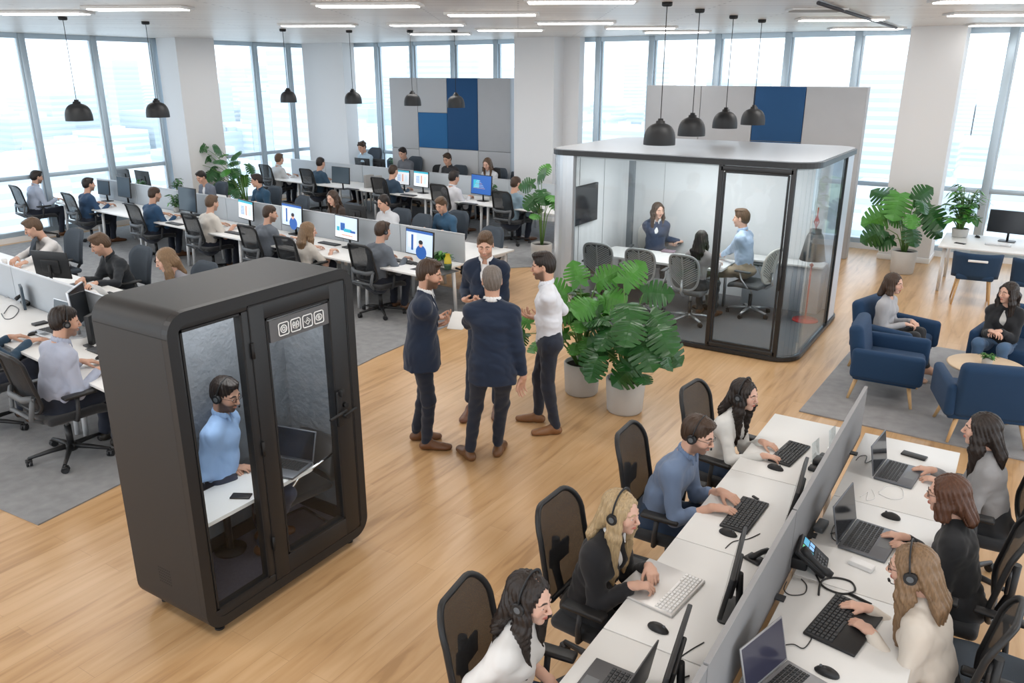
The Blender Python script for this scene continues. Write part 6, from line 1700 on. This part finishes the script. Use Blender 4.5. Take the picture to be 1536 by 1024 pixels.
small_box('ring_binder', at(566, 283, ZT), (.08, .26, .30), M['binder'], 'right one of two grey binders standing on the farthest row', 'binder', RN)
small_box('cabinet', at(752, 430, .0) + Vector((-.35, .15, 0)), (.42, .5, .6), MM('cab_grey', (.34, .33, .32), .6), 'grey pedestal cabinet under the right end of the middle row', 'cabinet', RN, .008)
plant('potted_plant', at(662, 398, ZT), .05, .09, 14, 'small spiky plant beside the monitor at the right end of the middle row', seed=31, leafL=.17, kind='blade', light=.6, spread=.06, height=.12, low=.2)
# yellow and green folder-like vase by that plant
vz = empty('vase', at(672, 404, ZT), 0, 'yellow and dark green glass vase beside the waving-person monitor', 'vase')
MB().lathe([(0, 0), (.045, 0), (.055, .06), (.05, .14), (.03, .20), (.035, .22)], n=18).build('vase_body', MM('vase_yellow', (.62, .50, .04), .3), vz)
MB().lathe([(.046, .0), (.057, .06), (.056, .09), (.05, .03)], n=18).build('vase_band', MM('vase_green', (.05, .10, .06), .3), vz)
for i, (px, py, lab, s_) in enumerate([(265, 318, 'on the desk before the man in the blue sweater', 3), (268, 291, 'on the far side behind that desk', 5), (213, 293, 'on the divider side near the pair of monitors', 6), (647, 284, 'beside the right bright monitor in the farthest row', 8), (752, 293, 'right of the vivid blue monitor', 9), (738, 300, 'in front of the vivid blue monitor edge', 10), (590, 255, 'at the divider before the left partition', 12)]):
    plant('potted_plant', at(px, py, ZT), .055, .10, 14, 'small dark leafy plant ' + lab, seed=s_, leafL=.11, kind='oval', light=.15, spread=.12, height=.26, low=.2)
# nearest row
LN = ' on the nearest left row'
put(monitor(None, .56, .34), 85, 432, RF + .35, 'back of a black monitor before the man in the black shirt')
put(laptop(.46, .27, m=M['silver'], scr=M['screen_slate'], ang=100), 80, 500, RN + .1, 'open laptop with a slate screen left of the man with the headset', cat='laptop')
put(monitor(None, .46, .38, silver=True), 128, 502, RN + math.pi - .75, 'silver-backed monitor standing left of the phone booth')
put(keyboard(.42, .14, M['plastic_dark'], M['key_grey']), 118, 431, RF, 'dark keyboard under the hands of the man in the black shirt', cat='keyboard')
put(laptop(.30, .21, m=M['white_plastic'], lid=M['white_plastic'], ang=125, scr=M['screen_off']), 172, 442, RF, 'white open laptop behind the roof edge of the phone booth', cat='laptop')
MS.put(at(50, 502, ZT), RN, 'black mouse under the hand of the person cut off at the left', None, 'mouse')
MS.put(at(152, 537, ZT), RN, 'black mouse under the hand of the man with the headset', None, 'mouse')
put(keyboard(.34, .12, M['plastic_dark'], M['key_grey']), 152, 528, RN, 'dark keyboard at the left edge of the phone booth', cat='keyboard')
def deskphone(lit):
    def f():
        r = empty('desk_phone', label='', cat='telephone')
        rx = rot('X', 38)
        b = MB(); b.box((0, .0, .07), (.20, .20, .032), .012, rot=rx, seg=3); b.build('phone_body', M['plastic_black'], r)
        MB().box((0, .06, .035), (.13, .09, .07), .01).build('foot_stand', M['plastic_black'], r)
        h = MB(); pl = [(-.118, -.075, .055), (-.122, -.04, .09), (-.122, .02, .135), (-.118, .06, .150)]; h.tube([rx @ Vector((-.12, y, .045 + .02 * abs(y) * 6)) + Vector((0, 0, .07)) for y in (-.1, -.07, -.03, .03, .07, .10)], .02, 10, rad=[.02, .024, .016, .016, .024, .02])
        h.build('handset', M['plastic_black'], r)
        s = MB()
        def q(x0, x1, y0, y1, mi, dz): s.face([rx @ Vector(p) + Vector((0, 0, .07)) for p in ((x0, y0, .0165 + dz), (x1, y0, .0165 + dz), (x1, y1, .0165 + dz), (x0, y1, .0165 + dz))], mi)
        q(-.075, .085, -.0, .085, 0, 0)
        if lit:
            q(-.07, .0, .03, .08, 1, .0005); q(-.07, .0, .005, .028, 2, .0005); q(.01, .08, .045, .08, 3, .0005); q(.01, .04, .008, .04, 4, .0005); q(.048, .08, .008, .04, 4, .0005)
        s.build('display', [M['screen_off'], em('lit_green', (.10, .45, .22), .7), em('lit_teal2', (.04, .22, .26), .7), em('lit_cyan', (.10, .40, .62), .7), em('lit_sky', (.25, .50, .85), .7)], r, recalc=False)
        k = MB()
        for i in range(3):
            for j in range(4): k.box(rx @ Vector((-.02 + i * .03, -.025 - j * .018, .018)) + Vector((0, 0, .07)), (.020, .011, .005), .002, rot=rx)
        k.build('keypad', M['key_grey'], r)
        return r
    return f
put(deskphone(True), 1216, 850, R(96), 'black desk phone with a lit colour display against the grey divider', cat='telephone', z=ZT)
put(deskphone(False), 238 / 5.12 * 1 + 0, 455, RN, 'black desk phone on the nearest left row by the divider', cat='telephone')
# ---- foreground bench, left side
KB = keyboard(.40, .17, M['plastic_black'], M['key_black'], 15, 6)
put(keyboard(.40, .16, M['plastic_dark'], M['key_black'], 15, 6), 1184, 681, R(-97), 'black keyboard under the hands of the woman in the white sweater', cat='keyboard')
put(keyboard(.42, .17, M['plastic_dark'], M['key_black'], 15, 6), 1117, 773, R(-92), 'black keyboard under the hands of the man in the denim shirt', cat='keyboard')
put(keyboard(.38, .12, MM('alu', (.62, .61, .60), .35, .3), M['white_plastic'], 14, 5, palm=.22), 1018, 893, R(-96), 'silver keyboard with white keys before the blonde woman', cat='keyboard')
for (px, py, lab) in [(1163, 703, 'by the keyboard of the woman in the white sweater'), (1092, 801, 'by the keyboard of the man in the denim shirt'), (987, 944, 'right below the silver keyboard'), ]:
    MS.put(at(px, py, ZT), R(-95), 'black mouse ' + lab, 'black mice on the foreground bench', 'mouse')
for (px, py, lab) in [(1336, 776, 'beyond the laptop of the woman in black'), (1240, 1010, 'at the bottom edge right of the half-seen laptop')]:
    MS.put(at(px, py, ZT), R(85), 'black mouse ' + lab, 'black mice on the foreground bench', 'mouse')
def bm(px, py, rz, label, w=.50, h=.29):
    o = monitor(None, w, h, tilt=-8)(); o.location = at(px, py, ZT); o.rotation_euler = (0, 0, rz); o.scale = (1, 1, .82); return tag(o, label, 'monitor', None)
bm(1186, 787, R(-83), 'thin black monitor before the man in the denim shirt'); bm(1090, 915, R(-80), 'thin black monitor before the blonde woman')
bm(1000, 1055, R(-80), 'thin black monitor cut off by the bottom edge')
put(laptop(.36, .25, m=MM('lap_dark', (.10, .10, .105), .45, .3), ang=100), 905, 1042, R(-90), 'dark laptop edge before the woman in the white T-shirt', cat='laptop')
# acrylic stands and black dock by the white-sweater woman
for (px, py, lab) in [(1222, 688, 'nearer the keyboard'), (1247, 668, 'farther along the divider')]:
    o = MB().box((0, 0, .07), (.004, .13, .14), .001, rot=rot('Y', -8)).box((.03, 0, .003), (.07, .13, .005)).build('leaflet_holder', M['pod_glass'], loc=at(px, py, ZT), rz=R(-8)); tag(o, 'clear acrylic holder on the bench, ' + lab, 'leaflet holder')
o = MB().box((0, 0, .03), (.07, .10, .06), .012).box((.0, .10, .022), (.06, .08, .044), .01).box((-.0, -.09, .015), (.08, .07, .03), .01).build('charging_dock', M['plastic_black'], loc=at(1228, 698, ZT), rz=R(-5)); tag(o, 'black charging dock with gadgets beside the grey divider', 'charging dock')
o = MB().tube([(.0, .05, .02), (.03, .02, .05), (.03, -.03, .06), (0, -.06, .03), (-.02, -.07, .014)], .016, 8).box((0, -.05, .008), (.10, .08, .016), .006).build('headset_stand', M['plastic_black'], loc=at(1140, 835, ZT), rz=R(-20)); tag(o, 'black curved handset rest at the foot of the divider', 'handset rest')
small_box('usb_stick', at(1133, 747, ZT), (.05, .018, .010), M['plastic_black'], 'black stick beyond the keyboard of the man in denim', 'usb stick', R(-30), .003)
cable([at(1088, 822, ZT + .003), at(1100, 812, ZT + .003), at(1122, 808, ZT + .003), at(1140, 800, ZT + .003)], 'thin black cable beside the mouse of the man in denim')
cable([at(1008, 1004, ZT + .003), at(1015, 990, ZT + .003), at(1035, 975, ZT + .003), at(1056, 963, ZT + .003)], 'thin black cable below the thin monitor of the blonde woman')
o = MB().tube([(0, -.05, .008), (.015, 0, .012), (0, .05, .008)], .007, 8).tube([(.0, -.03, .006), (.04, -.01, .006)], .004, 6).build('earbuds', M['plastic_black'], loc=at(1020, 1012, ZT), rz=R(30)); tag(o, 'small black earpiece near the bottom of the divider', 'earpiece')
# ---- right side
put(laptop(.34, .24, m=M['laptop_grey'], ang=100), 1348, 712, R(84), 'open laptop of the woman in the grey sweater', cat='laptop')
put(laptop(.37, .26, m=M['laptop_grey'], ang=102), 1305, 812, R(84), 'open dark laptop of the woman in the black sweater', cat='laptop')
put(keyboard(.42, .15, M['plastic_black'], M['key_black'], 15, 6, palm=.10), 1252, 930, R(80), 'large black keyboard with palm rest before the woman in cream', cat='keyboard')
put(laptop(.34, .22, m=MM('lap_light', (.30, .30, .31), .4, .4), ang=104, scr=MM('screen_violet', (.035, .035, .06), .12)), 1184, 1040, R(74), 'half-seen laptop at the bottom edge right of the divider', cat='laptop')
small_box('smartphone', at(1371, 684, ZT), (.075, .165, .012), M['plastic_black'], 'black phone beyond the laptop of the woman in grey', 'smartphone', R(80), .005)
small_box('sticker_box', at(1292, 850, ZT), (.13, .055, .028), M['white_plastic'], 'small white box with a blue corner beside the desk phone', 'box', R(-14))
small_box('charger', at(1231, 792, ZT), (.06, .13, .035), M['plastic_grey'], 'dark grey power adapter at the foot of the divider', 'power adapter', R(-4), .008)
for pts, lab in [([(1224, 862), (1236, 880), (1262, 890), (1282, 886), (1276, 872), (1250, 866), (1232, 872), (1228, 892)], 'thick black cable looped below the desk phone'), ([(1246, 800), (1258, 798), (1266, 800)], 'short black cable beside the power adapter'),
        ([(1262, 775), (1250, 790), (1248, 805), (1258, 812), (1270, 806)], 'grey cable loop left of the laptop of the woman in black'), ([(1172, 968), (1190, 966), (1205, 972), (1216, 960), (1216, 954)], 'thin black cable running to the large keyboard'), ([(1284, 690), (1290, 684), (1300, 684), (1298, 694), (1308, 690)], 'small tangle of black wire beside the far laptop')]:
    cable([at(x, y, ZT + .005) for x, y in pts], lab, r=.0055 if 'thick' in lab else .0028)
cable([at(x, y, ZT + .003) for x, y in [(1180, 872), (1176, 884), (1186, 892), (1206, 890), (1210, 878), (1202, 868)]], 'thin black cable curled before the desk phone')
for pts, lab in [([(1318, 738), (1332, 728), (1352, 732), (1354, 746), (1336, 748), (1318, 740)], 'white cable loop left of the mouse'), ([(1290, 745), (1302, 738), (1300, 750), (1312, 746), (1308, 734)], 'white earphone cable between the two laptops')]:
    cable([at(x, y, ZT + .003) for x, y in pts], lab, m=M['white_plastic'])
o = MB().cyl((-.06, 0, .008), (.06, 0, .008), .008, n=10).build('marker_pen', M['plastic_black'], loc=at(1290, 900, ZT), rz=R(-18)); tag(o, 'black stick lying beyond the large black keyboard', 'pen')
# small things left rows
for (px, py, d_, lab) in [(60, 486, (.10, .14, .02), 'beside the hands at the left edge'), (133, 520, (.14, .05, .015), 'near the man with the headset'), (300, 322, (.2, .28, .02), 'on the desk of the man in the blue sweater')]:
    small_box('notebook', at(px, py, ZT), d_, M['plastic_dark'], 'dark notebook ' + lab, 'notebook', RN)
small_box('paper_sheet', at(38, 412, ZT), (.21, .29, .004), M['paper'], 'white paper before the man in the white sweater', 'paper', RN)
small_box('tablet', at(37, 462, ZT), (.20, .03, .27), M['screen_slate'], 'dark tablet propped upright by the divider of the nearest row', 'tablet', RN - .3)
small_box('document_stand', at(146, 512, ZT), (.05, .24, .30), M['plastic_black'], 'black document stand left of the phone booth roof', 'document stand', RN + .6)
cable([at(x, y, ZT + .004) for x, y in [(6, 470), (16, 458), (28, 464), (20, 476), (8, 478), (2, 470)]], 'grey cable loop at the left edge of the nearest row', r=.005, m=M['plastic_grey'])
cable([at(x, y, ZT + .004) for x, y in [(128, 524), (138, 520), (150, 522), (160, 516)]], 'thin black cable by the hands of the man with the headset')
cup = empty('paper_cup', at(8, 398, ZT), 0, 'white paper cup at the left edge of the nearest row', 'cup')
MB().lathe([(0, 0), (.028, 0), (.038, .09), (.034, .088), (.026, .01), (0, .01)], n=16).build('cup_body', M['white_plastic'], cup)
